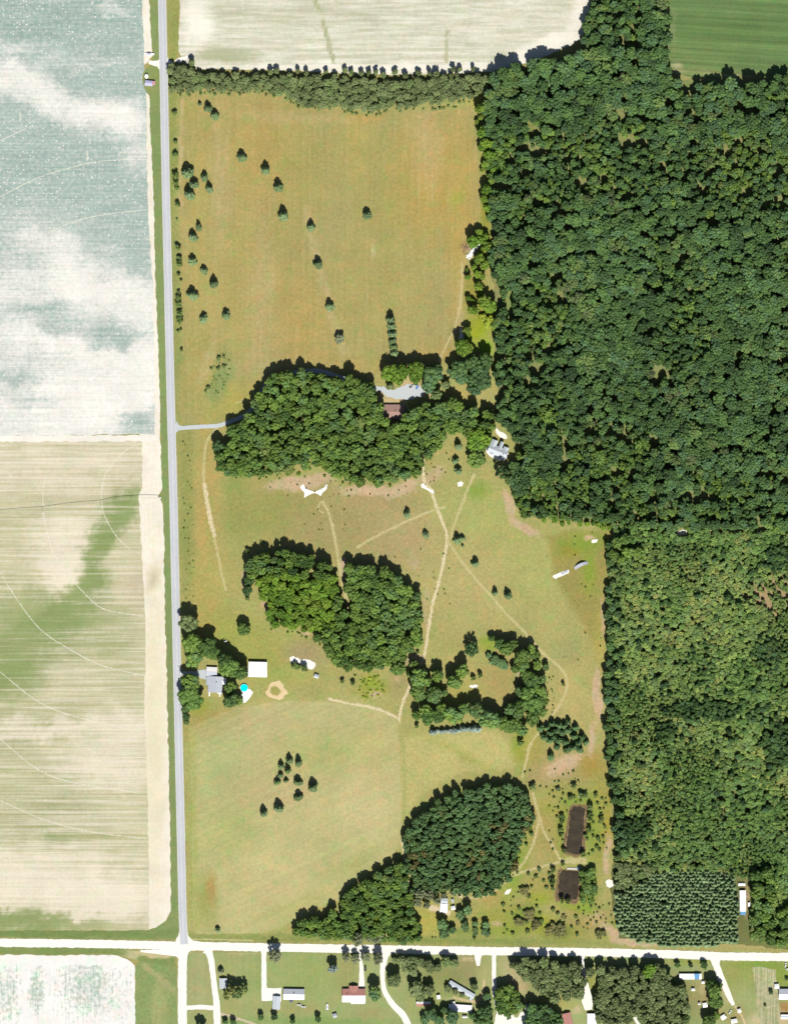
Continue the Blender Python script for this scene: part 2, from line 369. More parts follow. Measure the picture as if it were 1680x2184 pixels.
# --- west grain field, streaky green and straw
mG = field_mat('grain_field', A(242, 233, 212), mottle=0.4, streak=(0.008, 0.33), streak_amp=0.62, amp=0.14, soft=0.32, grain=0.07, rows=0.07, row_period=2.2)
G1, G2, G3 = A(178, 182, 132), A(146, 164, 104), A(162, 170, 118)
sheet('grain_field', [(-60, 940), (304, 940), (303, 1040), (296, 1060), (304, 1200), (312, 1350), (308, 1500), (315, 1700), (318, 1900), (318, 1984), (-60, 1984)], 0.05, mG, 2.5, A(196, 194, 150),
      patches=[('l', [(290, 1050), (245, 1100), (205, 1180), (185, 1250), (120, 1310), (50, 1370), (-20, 1440)], 34, G2, 0.8), ('l', [(280, 1062), (225, 1120), (200, 1200)], 20, A(130, 154, 90), 0.7), ('b', 40, 1400, 130, 60, -25, G2, 0.75), ('b', 120, 1010, 260, 60, 0, A(200, 192, 158), 0.7), ('b', 250, 1085, 55, 24, -40, G2, 1), ('b', 205, 1170, 22, 70, 18, G2, 0.95), ('b', 200, 1260, 30, 50, 25, G2, 0.8), ('b', 60, 1090, 90, 30, 0, G1, 0.5),
      ('b', 95, 1320, 150, 45, 8, G2, 0.95), ('b', 20, 1260, 60, 50, 0, G1, 0.9), ('b', 20, 1430, 80, 60, -30, G2, 0.95), ('b', 120, 1390, 120, 22, 0, G3, 0.8), ('b', 290, 1250, 40, 50, 0, A(196, 182, 150), 0.8),
      ('b', 250, 1370, 80, 24, 0, G1, 0.8), ('b', 250, 1440, 80, 30, 0, G1, 0.8), ('b', 100, 1520, 170, 30, 0, G1, 0.7), ('b', 40, 1590, 60, 30, 0, G3, 0.7), ('b', 100, 1660, 140, 60, 0, G1, 0.8),
      ('b', 110, 1755, 110, 50, 0, G3, 0.85), ('b', 120, 1792, 30, 10, 0, G2, 0.9), ('b', 20, 1970, 160, 26, 0, G2, 0.9), ('b', 170, 1840, 100, 40, 0, G1, 0.6)],
      bare0=0.42, warp=26, bare=[('b', 130, 1160, 60, 50, 0, 0.75), ('b', 110, 990, 200, 40, 0, 0.6), ('b', 130, 1215, 30, 40, 0, 0.85), ('l', [(290, 1050), (245, 1100), (205, 1180), (185, 1250), (120, 1310), (50, 1370), (-20, 1440)], 30, 0.24),
      ('b', 95, 1320, 150, 45, 8, 0.22), ('b', 20, 1430, 80, 60, -30, 0.22), ('b', 60, 1880, 220, 60, 0, 0.75), ('b', 230, 1920, 110, 40, 0, 0.85), ('b', 230, 1640, 90, 40, 0, 0.75), ('b', 250, 1560, 80, 40, 0, 0.7), ('b', 20, 1972, 160, 20, 0, 0.05), ('b', 130, 1550, 150, 16, 0, 0.7)], seed=4)
sheet('field_edge', [(-60, 929), (335, 928), (330, 941), (-60, 942)], 0.1, mS, 2.0, SAND, bare0=0.8, rough=0.8)
# --- south-west field and the meadow beside it
mW = field_mat('stubble_field', A(255, 253, 250), streak=(0.5, 0.03), streak_amp=0.35, amp=0.65, soft=0.2, grain=0.07, speck=0.3)
sheet('stubble_field', [(-60, 2035), (120, 2038), (240, 2036), (272, 2045), (288, 2060), (289, 2200), (-60, 2200)], 0.0, mW, 2.5, A(186, 204, 190), bare0=0.78, bare=[('b', 190, 2105, 70, 60, 0, 0.45), ('b', 15, 2120, 30, 60, 0, 0.5), ('b', 80, 2110, 14, 50, 0, 0.45), ('b', 260, 2110, 30, 60, 0, 0.62), ('b', 150, 2048, 160, 10, 0, 1.0)], seed=5)
mM = field_mat('grass', A(206, 182, 146), streak=(0.1, 0.1), streak_amp=0.15, amp=0.42, soft=0.22, grain=0.2)
mH = field_mat('hay', A(202, 184, 134), streak=(0.3, 0.02), streak_amp=0.34, amp=0.42, soft=0.45, grain=0.16, rows=0.04, row_period=3.2, row_rot=math.pi / 2)
GRN = A(148, 164, 104)
sheet('meadow', [(290, 2060), (300, 2050), (330, 2052), (376, 2060), (379, 2200), (289, 2200)], 0.02, mM, 2.0, A(146, 164, 104), patches=[('l', [(310, 2060), (370, 2110)], 8, A(190, 182, 134), 0.7), ('b', 340, 2150, 14, 60, 0, A(182, 180, 124), 0.6)], rough=0.4)
# --- north pale field
mN = field_mat('fallow_field', A(254, 250, 236), mottle=0.4, streak=(0.02, 0.28), streak_amp=0.5, amp=0.2, soft=0.35, grain=0.06, rows=0.05, row_period=3)
sheet('fallow_field', [(384, -20), (383, 60), (380, 110), (392, 130), (420, 146), (600, 150), (700, 155), (850, 160), (1000, 156), (1050, 152), (1100, 142), (1135, 130), (1180, 112), (1230, 90), (1250, 64), (1258, 30), (1257, -20)], 0.05, mN, 2.5,
      A(196, 198, 168), patches=[('b', 480, 115, 70, 14, 0, A(186, 192, 152), 0.8), ('b', 620, 20, 200, 30, 0, A(202, 202, 176), 0.6), ('l', [(672, 0), (685, 20), (692, 55), (703, 90), (712, 130), (716, 152)], 4, A(178, 182, 136), 0.9), ('l', [(952, 60), (954, 152)], 3, A(188, 192, 150), 0.8),
      ('b', 420, 110, 40, 8, -40, A(196, 186, 168), 0.7), ('b', 700, 100, 300, 20, 0, A(206, 208, 178), 0.6), ('b', 1100, 60, 120, 40, 0, A(210, 206, 180), 0.6)],
      bare0=0.47, bare=[('l', [(672, 0), (685, 20), (692, 55), (703, 90), (712, 130), (716, 152)], 4, -0.2), ('l', [(952, 60), (954, 152)], 3, 0.1), ('b', 480, 115, 60, 12, 0, 0.1), ('b', 1160, 100, 70, 16, -25, 1.0), ('b', 420, 50, 30, 50, 0, 0.85), ('b', 850, 145, 400, 10, 0, 0.8), ('b', 640, 30, 160, 20, 0, 0.35), ('b', 1235, 40, 16, 60, 10, 0.8)], warp=7, seed=6)
# --- north-east green crop
mC = field_mat('green_crop', A(188, 180, 140), streak=(0.012, 0.4), streak_amp=0.35, amp=0.2, soft=0.3, grain=0.1, rows=0.3, row_period=3.6, row_rot=0.06)
sheet('corn_field', [(1427, -20), (1424, 60), (1424, 130), (1436, 156), (1480, 164), (1550, 172), (1640, 164), (1720, 150), (1720, -20)], 0.05, mC, 2.5, A(112, 140, 86), patches=[('b', 1560, 60, 150, 30, 0, A(100, 128, 72), 0.6), ('b', 1500, 120, 90, 30, 0, A(122, 146, 88), 0.6), ('b', 1560, 160, 120, 10, 5, A(150, 160, 100), 0.8)], bare0=-0.05, bare=[('b', 1436, 60, 12, 70, 0, 0.35), ('b', 1446, 145, 18, 14, 0, 0.6), ('b', 1560, 160, 110, 8, 5, 0.45)], seed=7)

# --- the central grassland: verge to wood edge
YG, DG, TAN, PINK, OLV, STR = G(152, 164, 60), G(128, 148, 72), G(196, 176, 122), G(196, 170, 136), G(166, 160, 96), G(202, 190, 128)
mead = [(352, -20), (383, -20), (381, 110), (364, 150), (372, 196), (620, 196), (1040, 180), (1045, 300), (1065, 560), (1070, 800), (1075, 900), (1110, 960), (1120, 1060), (1180, 1110), (1310, 1120), (1312, 1300), (1308, 1600), (1320, 1840), (1310, 1900), (1330, 1990), (1400, 2012), (1500, 2018), (1720, 2030), (1720, 2036), (1400, 2026), (840, 2020), (405, 2010), (396, 1990), (390, 1800), (378, 1400), (370, 1000), (360, 700), (354, 350)]
sheet('grassland', mead, 0.0, mM, 2.5, G(176, 172, 104), warp=8, bare0=-0.02, seed=8, patches=[
      ('b', 395, 960, 20, 60, 0, G(162, 160, 92), 0.8), ('b', 440, 1100, 30, 200, 3, G(188, 168, 98), 0.9), ('b', 450, 1250, 40, 70, 0, G(184, 174, 98), 0.8), ('b', 398, 1130, 14, 160, 0, G(150, 158, 86), 0.9),
      ('b', 500, 1060, 22, 90, 0, G(150, 166, 88), 0.9), ('b', 600, 1080, 110, 60, 0, G(164, 158, 92), 0.9), ('b', 720, 1130, 130, 60, 0, G(172, 158, 104), 0.8), ('b', 800, 1060, 80, 30, 0, G(178, 158, 110), 0.8), ('b', 560, 1110, 50, 40, 0, G(158, 164, 90), 0.7),
      ('b', 860, 1150, 70, 60, 0, G(186, 166, 118), 0.8), ('b', 1000, 1080, 60, 50, 0, G(178, 182, 110), 0.8), ('b', 1020, 1046, 22, 18, 0, G(138, 166, 66), 0.95), ('b', 1060, 1120, 70, 60, 0, G(176, 180, 104), 0.8), ('b', 1010, 1240, 110, 90, 0, G(190, 178, 116), 0.8),
      ('b', 1150, 1220, 70, 70, 0, G(180, 182, 108), 0.8), ('b', 1170, 1330, 80, 50, 30, G(178, 174, 108), 0.8), ('p', [(1165, 1140), (1300, 1130), (1298, 1330), (1280, 1390), (1240, 1330), (1185, 1230)], 6, G(162, 152, 82), 0.85), ('b', 1240, 1160, 50, 20, -10, G(140, 164, 60), 0.9), ('b', 1255, 1220, 14, 40, 0, G(138, 166, 50), 0.8), ('b', 1215, 1175, 16, 12, 0, G(160, 150, 60), 0.8),
      ('b', 1280, 1360, 12, 60, 0, G(186, 172, 90), 0.8), ('b', 1200, 1400, 40, 26, -40, G(158, 166, 104), 0.8), ('b', 1240, 1460, 14, 10, 0, G(152, 162, 100), 0.9), ('b', 1210, 1500, 60, 90, 0, G(192, 178, 112), 0.8),
      ('b', 480, 1350, 70, 40, 0, G(166, 172, 84), 0.9), ('b', 560, 1400, 70, 50, 0, G(170, 172, 88), 0.9), ('b', 430, 1320, 30, 60, 0, G(184, 170, 92), 0.7), ('b', 650, 1395, 40, 26, 0, G(172, 156, 112), 0.9), ('b', 610, 1440, 60, 20, 0, G(170, 176, 92), 0.7), ('b', 430, 1510, 20, 20, 0, G(150, 164, 56), 0.9),
      ('p', [(405, 1545), (480, 1515), (640, 1490), (760, 1490), (850, 1530), (860, 1600), (855, 1800), (760, 1880), (600, 1985), (410, 1990)], 12, G(188, 184, 116), 0.95),
      ('b', 440, 1540, 60, 24, -25, G(172, 160, 90), 0.8), ('b', 560, 1560, 80, 40, 0, G(190, 178, 120), 0.7), ('b', 500, 1700, 70, 100, 0, G(176, 180, 108), 0.8), ('b', 660, 1740, 90, 60, -20, G(196, 192, 122), 0.8), ('b', 560, 1850, 90, 60, -20, G(198, 192, 126), 0.8), ('b', 780, 1720, 50, 80, 0, G(198, 190, 128), 0.8), ('b', 800, 1600, 40, 60, 0, G(196, 184, 116), 0.6),
      ('b', 470, 1925, 20, 50, 0, G(160, 170, 88), 0.8), ('b', 452, 1893, 12, 34, -4, G(188, 152, 76), 0.95), ('l', [(410, 1560), (412, 1700), (412, 1960)], 7, G(168, 176, 98), 0.8), ('b', 760, 1840, 60, 20, -30, G(168, 180, 98), 0.6), ('b', 640, 1940, 80, 20, -20, G(186, 184, 104), 0.6),
      ('p', [(870, 1570), (1000, 1560), (1060, 1560), (1110, 1600), (1110, 1640), (1000, 1640), (900, 1690), (862, 1760), (858, 1600)], 8, G(196, 188, 120), 0.95), ('b', 985, 1610, 90, 8, 24, G(164, 174, 88), 0.6),
      ('b', 790, 1465, 28, 24, 0, G(160, 168, 66), 0.9), ('b', 850, 1460, 30, 24, 0, G(172, 160, 104), 0.8), ('b', 1060, 1450, 40, 40, 0, G(176, 160, 98), 0.9), ('b', 990, 1480, 40, 30, 0, G(176, 170, 84), 0.7), ('b', 1040, 1375, 20, 14, 0, G(150, 172, 62), 0.9), ('b', 980, 1420, 50, 40, 0, G(188, 178, 108), 0.7),
      ('b', 1190, 1640, 70, 40, 0, G(178, 160, 104), 0.9), ('b', 1110, 1600, 16, 40, 0, G(150, 164, 56), 0.9), ('b', 1130, 1580, 16, 40, 20, G(176, 172, 84), 0.6), ('b', 1260, 1630, 26, 24, 0, G(176, 150, 70), 0.9), ('b', 1165, 1725, 18, 14, 0, G(160, 170, 60), 0.9), ('b', 1170, 1780, 60, 60, 0, G(176, 160, 92), 0.8),
      ('b', 1280, 1700, 20, 60, 0, G(168, 164, 80), 0.9), ('b', 1285, 1800, 14, 50, 0, G(164, 160, 70), 0.9), ('b', 1170, 1890, 60, 30, 0, G(166, 158, 80), 0.8), ('b', 1230, 1770, 50, 90, 0, G(152, 164, 74), 0.6), ('b', 1260, 1960, 60, 30, 0, G(172, 158, 92), 0.9), ('b', 1150, 1970, 30, 20, 0, G(160, 172, 50), 0.9), ('b', 1205, 1990, 40, 16, 0, G(150, 158, 66), 0.8), ('b', 1305, 1985, 26, 18, 0, G(150, 170, 50), 0.9), ('b', 1070, 1960, 60, 30, 0, G(162, 166, 70), 0.8), ('b', 1060, 1915, 30, 16, 0, G(180, 162, 90), 0.8), ('b', 920, 1960, 40, 40, 0, G(186, 180, 88), 0.9), ('b', 1100, 1860, 16, 60, 20, G(140, 170, 60), 0.8),
      ('b', 1040, 330, 16, 60, 0, G(164, 158, 60), 0.9), ('b', 1030, 520, 12, 40, 0, G(150, 160, 40), 0.9), ('b', 1020, 700, 22, 40, 20, G(158, 176, 36), 0.95), ('b', 1010, 630, 26, 50, 0, G(160, 150, 62), 0.8), ('b', 1035, 745, 14, 18, 0, G(140, 186, 40), 0.95), ('b', 1040, 450, 12, 40, 0, G(150, 150, 50), 0.9), ('b', 1015, 215, 18, 14, 0, G(186, 178, 92), 0.9), ('b', 990, 840, 26, 16, 0, G(196, 178, 104), 0.9),
      ('b', 850, 2004, 500, 8, 1, G(140, 156, 82), 0.9), ('b', 450, 2002, 60, 8, 0, G(150, 164, 92), 0.9), ('b', 378, 60, 10, 80, 0, G(156, 166, 90), 0.9), ('b', 366, 300, 10, 300, 0, G(150, 160, 86), 0.9), ('b', 376, 700, 10, 200, 0, G(152, 160, 92), 0.9), ('b', 1250, 100, 40, 20, -30, G(168, 170, 100), 0.8),
      ('b', 1262, 1770, 16, 60, 0, A(140, 160, 66), 0.8), ('b', 1200, 1760, 14, 60, 0, A(150, 160, 70), 0.7), ('b', 1235, 1705, 30, 12, 0, A(134, 160, 62), 0.8), ('b', 1150, 1915, 24, 14, 0, A(158, 168, 60), 0.8), ('b', 1120, 1950, 30, 20, 0, A(128, 146, 64), 0.8), ('b', 1190, 1985, 30, 16, 0, A(132, 142, 68), 0.9), ('b', 1085, 1985, 40, 14, 0, A(146, 164, 66), 0.8), ('b', 1230, 1935, 40, 10, 10, A(146, 168, 58), 0.8), ('b', 1255, 1900, 18, 40, 0, A(140, 160, 60), 0.7), ('b', 1295, 1760, 8, 40, 0, A(170, 158, 66), 0.9), ('b', 1000, 1985, 50, 10, 0, A(132, 156, 72), 0.8), ('b', 1190, 1690, 40, 14, 0, A(166, 162, 84), 0.7), ('b', 1145, 1600, 20, 30, 10, A(168, 158, 80), 0.7), ('b', 800, 1462, 24, 16, 20, A(150, 168, 64), 0.9)],
      bare=[('b', 640, 1028, 80, 18, -8, 0.85), ('b', 790, 1046, 80, 14, 0, 0.85), ('b', 870, 1035, 44, 14, -25, 0.75), ('b', 925, 1010, 40, 24, -40, 0.55), ('b', 1085, 1075, 12, 40, -25, 0.85), ('b', 1120, 1125, 40, 14, 20, 0.8), ('b', 1275, 1480, 10, 60, 0, 0.9), ('b', 1262, 1580, 10, 40, 0, 0.75), ('b', 1285, 1320, 8, 60, 0, 0.6), ('b', 1250, 1230, 30, 40, 0, 0.3),
            ('b', 910, 1300, 10, 100, 0, 0.5), ('b', 880, 1410, 26, 16, -20, 0.7), ('b', 525, 1230, 12, 50, 0, 0.6), ('b', 568, 1300, 8, 50, -15, 0.7), ('b', 650, 1350, 30, 8, 0, 0.55), ('b', 880, 1200, 20, 30, 0, 0.5), ('b', 730, 1215, 8, 30, 0, 0.9), ('b', 740, 1290, 6, 30, 0, 0.5), ('b', 800, 1480, 24, 16, 0, 0.6), ('b', 850, 1450, 18, 14, 0, 0.6),
            ('b', 1190, 1650, 60, 24, 0, 0.4), ('b', 1210, 1625, 40, 14, -30, 0.8), ('b', 1295, 1830, 10, 60, 0, 0.7), ('b', 1308, 1700, 8, 60, 0, 0.7), ('b', 1275, 1960, 40, 26, 0, 0.45), ('b', 1315, 1990, 30, 12, 20, 0.8), ('b', 1360, 2012, 60, 8, 6, 0.8), ('b', 1165, 1850, 40, 60, 0, 0.35), ('b', 1060, 1970, 20, 14, 0, 0.5), ('b', 925, 1935, 14, 10, 0, 0.7), ('b', 992, 528, 14, 14, 0, 0.7), ('b', 985, 700, 8, 50, 0, 0.55), ('b', 470, 1180, 20, 120, 0, 0.25), ('b', 1110, 1410, 10, 40, 10, 0.7), ('b', 1150, 1460, 10, 60, 0, 0.5), ('b', 1030, 1400, 40, 40, 0, 0.2), ('b', 870, 1470, 24, 40, 0, 0.3), ('b', 478, 970, 6, 30, 0, 0.7), ('b', 1255, 1148, 16, 8, 0, 0.6), ('b', 1060, 940, 30, 30, 0, 0.3)])
mM2 = field_mat('mown_grass', G(204, 190, 136), streak=(0.02, 0.16), streak_rot=-0.45, streak_amp=0.2, amp=0.45, soft=0.4, grain=0.15, rows=0.06, row_period=4.5, row_rot=-0.45)
sheet('mown_meadow', [(404, 1552), (440, 1535), (500, 1512), (600, 1495), (700, 1496), (780, 1508), (830, 1524), (846, 1540), (852, 1600), (856, 1700), (854, 1800), (830, 1830), (790, 1850), (740, 1890), (720, 1920), (660, 1945), (610, 1972), (560, 1990), (420, 1992), (412, 1940), (408, 1700)], 0.02, mM2, 2.5, G(192, 188, 128), warp=10, bare0=0.2, rough=0.8, seed=21, patches=[
      ('b', 450, 1545, 60, 26, -25, G(180, 168, 104), 0.8), ('b', 560, 1560, 80, 40, 0, G(196, 184, 132), 0.7), ('b', 470, 1640, 50, 80, 0, G(180, 188, 124), 0.9), ('b', 540, 1690, 60, 50, 0, G(190, 180, 124), 0.7), ('b', 500, 1780, 70, 60, 0, G(182, 186, 118), 0.9), ('b', 660, 1740, 90, 60, -20, G(200, 194, 134), 0.8), ('b', 560, 1870, 90, 60, -20, G(204, 196, 136), 0.9), ('b', 700, 1610, 80, 40, -20, G(180, 184, 112), 0.7), ('b', 780, 1720, 50, 80, 0, G(206, 196, 140), 0.9), ('b', 800, 1600, 40, 60, 0, G(200, 186, 122), 0.6), ('b', 640, 1600, 60, 40, 0, G(186, 186, 118), 0.7),
      ('b', 440, 1925, 20, 50, 0, G(164, 172, 92), 0.9), ('b', 452, 1893, 10, 30, -4, G(186, 160, 92), 0.9), ('l', [(412, 1560), (415, 1700), (418, 1980)], 7, G(176, 180, 104), 0.9), ('b', 760, 1840, 60, 20, -30, G(176, 184, 108), 0.6), ('b', 640, 1930, 80, 20, -20, G(192, 188, 116), 0.6), ('b', 610, 1690, 60, 50, 0, G(196, 182, 128), 0.8)],
      bare=[('b', 600, 1880, 80, 40, -30, 0.45), ('b', 560, 1530, 50, 16, -20, 0.5), ('b', 780, 1700, 40, 60, 0, 0.4), ('b', 620, 1700, 60, 30, 0, 0.45)])
# --- tan hayfield, mown in north-south strips
hay = [(386, 212), (396, 202), (480, 201), (575, 198), (598, 205), (625, 222), (650, 231), (720, 232), (760, 240), (782, 250), (800, 246), (830, 236), (900, 234), (950, 238), (985, 231), (1003, 224), (1012, 240), (1018, 300), (1022, 400), (1024, 450), (1020, 490), (1000, 512), (992, 540), (996, 560), (988, 620), (980, 700), (966, 760), (930, 785), (840, 785), (812, 800), (700, 810), (610, 800), (560, 850), (530, 880), (470, 903), (395, 904), (388, 880), (390, 780), (388, 600), (382, 440), (380, 340), (383, 280)]
sheet('hayfield', hay, 0.03, mH, 2.5, G(172, 164, 102), warp=10, bare0=0.22, rough=0.9, seed=9, patches=[
      ('b', 560, 330, 60, 130, 0, G(190, 164, 92), 0.8), ('b', 640, 350, 60, 120, 0, G(172, 162, 90), 0.8), ('b', 760, 300, 40, 100, 0, G(180, 168, 90), 0.7), ('b', 850, 430, 80, 140, 0, G(170, 164, 92), 0.9), ('b', 920, 380, 70, 120, 0, G(190, 164, 86), 0.9), ('b', 985, 480, 30, 200, 0, G(190, 166, 86), 0.8), ('b', 790, 640, 120, 120, 0, G(176, 166, 96), 0.8), ('b', 560, 560, 70, 140, 0, G(174, 162, 92), 0.8), ('b', 500, 640, 50, 160, 0, G(184, 170, 98), 0.7), ('b', 640, 700, 60, 110, 0, G(186, 162, 90), 0.7),
      ('b', 420, 500, 30, 220, 0, G(186, 172, 98), 0.8), ('b', 430, 800, 50, 80, 0, G(172, 166, 90), 0.9), ('b', 500, 860, 60, 40, -20, G(176, 172, 86), 0.9), ('b', 930, 770, 50, 40, 0, G(182, 160, 88), 0.7), ('b', 720, 780, 100, 20, 0, G(176, 160, 84), 0.8), ('b', 470, 310, 60, 100, 0, G(180, 166, 92), 0.7), ('b', 970, 430, 16, 14, 0, G(170, 170, 74), 0.9), ('b', 400, 235, 20, 30, 0, G(172, 164, 88), 0.8),
      ('b', 474, 795, 20, 46, 14, G(140, 160, 92), 1.0), ('b', 456, 835, 15, 22, 10, G(132, 156, 88), 1.0), ('b', 780, 252, 40, 14, 0, G(188, 160, 80), 0.8)],
      bare=[('l', [(650, 440), (668, 520), (690, 600), (705, 660), (740, 760)], 9, 0.55), ('b', 560, 620, 30, 180, 0, 0.45), ('b', 470, 380, 20, 120, 0, 0.5), ('b', 990, 620, 10, 100, 5, 0.5), ('b', 910, 310, 30, 90, 0, 0.5), ('b', 440, 770, 10, 50, 20, 0.6), ('b', 600, 780, 200, 14, 0, 0.4), ('l', [(386, 212), (383, 280), (381, 340), (384, 440)], 5, 0.7), ('b', 640, 250, 160, 10, 3, 0.45), ('b', 790, 530, 5, 16, 0, 0.9)])
# --- grass verge west of the road, and the lots south of the gravel road
mV = field_mat('verge_grass', A(206, 196, 150), streak=(0.3, 0.02), streak_amp=0.35, amp=0.25, soft=0.3, grain=0.12)
sheet('road_verge', [(318, -20), (340, -20), (343, 200), (349, 440), (355, 700), (362, 950), (368, 1200), (374, 1500), (382, 1900), (384, 1990), (378, 2004), (0, 1999), (-60, 1998), (-60, 1985), (250, 1986), (330, 1982), (362, 1955), (365, 1930), (364, 1800), (358, 1500), (351, 1200), (349, 1075), (338, 1060), (346, 1045), (343, 900), (339, 760), (332, 600), (329, 450), (325, 350), (320, 260), (320, 205), (308, 190), (302, 168), (306, 152), (315, 143), (326, 138), (327, 122), (322, 60)], 0.085, mV, 2.0, A(140, 158, 100), patches=[('b', 330, 170, 20, 40, 0, A(148, 160, 96), 0.8), ('b', 150, 1992, 240, 8, 0, A(122, 144, 82), 0.8), ('b', 360, 1500, 8, 200, 0, A(136, 150, 98), 0.8)], bare0=0.12, rough=0.7, seed=10)
sheet('road_verge', [(-60, 2019), (240, 2021), (300, 2027), (372, 2036), (376, 2062), (300, 2050), (270, 2042), (240, 2034), (120, 2036), (-60, 2032)], 0.05, mV, 1.5, A(136, 154, 92), bare0=0.2, bare=[('b', 330, 2034, 50, 6, 4, 1.0), ('b', 280, 2040, 16, 6, 0, 0.7)], rough=0.7, seed=11)
mL = field_mat('lawn', A(200, 186, 142), streak=(0.3, 0.06), streak_amp=0.2, amp=0.35, soft=0.25, grain=0.11, rows=0.05, row_period=2.5, row_rot=math.pi / 2)
sheet('lawn', [(398, 2030), (700, 2030), (1100, 2036), (1500, 2042), (1720, 2048), (1720, 2210), (380, 2210), (380, 2030)], 0.0, mL, 2.5, A(166, 176, 118), warp=7, bare0=0.0, seed=12, patches=[
      ('b', 425, 2090, 30, 60, 0, A(176, 176, 126), 0.9), ('b', 480, 2070, 40, 40, 0, A(168, 172, 112), 0.7), ('b', 540, 2090, 20, 50, 0, A(160, 174, 108), 0.8), ('b', 660, 2080, 70, 50, 0, A(158, 172, 104), 0.9), ('b', 480, 2150, 60, 20, 0, A(172, 174, 112), 0.8), ('b', 740, 2070, 30, 40, 0, A(164, 164, 104), 0.8), ('b', 640, 2150, 70, 14, 0, A(166, 168, 108), 0.8), ('b', 680, 2180, 160, 10, 0, A(142, 168, 98), 0.9), ('b', 790, 2160, 30, 14, 0, A(166, 162, 106), 0.7),
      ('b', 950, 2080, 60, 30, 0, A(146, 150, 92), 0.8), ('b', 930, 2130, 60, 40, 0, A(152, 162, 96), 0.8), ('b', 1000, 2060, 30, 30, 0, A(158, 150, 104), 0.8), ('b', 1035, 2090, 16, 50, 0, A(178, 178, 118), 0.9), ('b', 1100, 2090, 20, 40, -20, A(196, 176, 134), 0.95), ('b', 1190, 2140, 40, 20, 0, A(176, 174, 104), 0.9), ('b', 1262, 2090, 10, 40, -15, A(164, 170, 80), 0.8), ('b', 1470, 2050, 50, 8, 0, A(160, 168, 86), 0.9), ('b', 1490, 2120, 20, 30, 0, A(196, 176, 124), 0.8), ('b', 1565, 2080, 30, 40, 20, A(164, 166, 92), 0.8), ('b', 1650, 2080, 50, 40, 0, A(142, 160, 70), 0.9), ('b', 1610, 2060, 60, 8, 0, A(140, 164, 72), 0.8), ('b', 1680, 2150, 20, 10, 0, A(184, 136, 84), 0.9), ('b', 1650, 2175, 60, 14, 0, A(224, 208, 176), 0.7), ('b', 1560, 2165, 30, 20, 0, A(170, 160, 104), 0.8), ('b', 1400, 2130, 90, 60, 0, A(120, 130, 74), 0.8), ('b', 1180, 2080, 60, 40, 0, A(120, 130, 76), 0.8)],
      bare=[('b', 520, 2032, 50, 4, 0, 0.6), ('b', 1000, 2046, 24, 8, 0, 0.6), ('b', 1100, 2090, 18, 40, -20, 0.5), ('b', 960, 2128, 20, 6, 0, 0.6), ('b', 1230, 2155, 16, 12, 0, 0.7), ('b', 1545, 2120, 8, 30, -20, 0.6), ('b', 1660, 2180, 60, 12, 0, 0.7), ('b', 1495, 2110, 10, 20, 0, 0.5)])
mGd = field_mat('garden_rows', A(214, 206, 170), streak=(0.9, 0.02), streak_amp=0.5, amp=0.3, soft=0.25, grain=0.12)
sheet('garden_plot', [(1603, 2064), (1618, 2062), (1645, 2066), (1652, 2068), (1660, 2140), (1664, 2200), (1624, 2200), (1612, 2140), (1607, 2090)], 0.05, mGd, 1.5, A(150, 160, 108), bare0=0.5, rough=0.5, seed=13)
# --- woodland floor
mF = field_mat('woodland_floor', A(176, 156, 116), streak=(0.1, 0.1), streak_amp=0.2, amp=0.5, soft=0.2, grain=0.2)
forestD = [(1048, 158), (1100, 143), (1145, 135), (1190, 140), (1235, 122), (1248, 60), (1266, -30), (1418, -30), (1416, 130), (1430, 178), (1500, 186), (1560, 178), (1610, 188), (1650, 170), (1720, 156), (1720, 1124), (1600, 1128), (1440, 1126), (1306, 1112), (1200, 1104), (1140, 1102), (1110, 1098), (1092, 1050), (1082, 1012), (1096, 994), (1108, 960), (1092, 935), (1078, 912), (1060, 890), (1072, 845), (1052, 800), (1068, 750), (1048, 705), (1074, 650), (1060, 600), (1042, 560), (1058, 500), (1038, 450), (1052, 400), (1032, 360), (1044, 320), (1026, 290), (1038, 250), (1028, 225), (1042, 195)]
youngD = [(1300, 1168), (1312, 1142), (1400, 1138), (1450, 1146), (1720, 1130), (1720, 2024), (1650, 2014), (1600, 2004), (1598, 1950), (1604, 1890), (1575, 1862), (1480, 1846), (1400, 1850), (1325, 1838), (1312, 1800), (1306, 1650), (1294, 1600), (1298, 1450), (1297, 1300), (1300, 1200)]
pineD = [(1313, 1905), (1330, 1900), (1355, 1890), (1395, 1858), (1450, 1858), (1500, 1854), (1562, 1868), (1570, 1915), (1572, 2008), (1500, 2018), (1440, 2018), (1360, 2008), (1325, 1990), (1311, 1950)]
sheet('woodland_floor', [(1030, 160), (1262, 110), (1262, -30), (1422, -30), (1426, 170), (1720, 158), (1720, 1136), (1310, 1134), (1296, 1112), (1200, 1106), (1120, 1100), (1085, 1020), (1112, 965), (1058, 880), (1050, 500), (1030, 240)], 0.06, mF, 3.0, A(146, 150, 96), bare0=0.16, rough=2.0, seed=14, bare=[('b', 1372, 500, 26, 14, 25, 1.0), ('b', 1250, 865, 20, 50, -35, 0.5), ('b', 1480, 1130, 160, 10, 0, 0.9), ('b', 1205, 478, 30, 12, 25, 0.8), ('b', 1660, 660, 20, 60, -15, 0.7)], patches=[('b', 1128, 264, 8, 46, 3, A(140, 150, 84), 0.9), ('b', 1250, 865, 14, 50, -35, A(150, 152, 98), 0.9), ('b', 1372, 500, 24, 14, 25, A(206, 188, 150), 0.9), ('b', 1085, 660, 10, 60, 0, A(136, 156, 90), 0.9)])
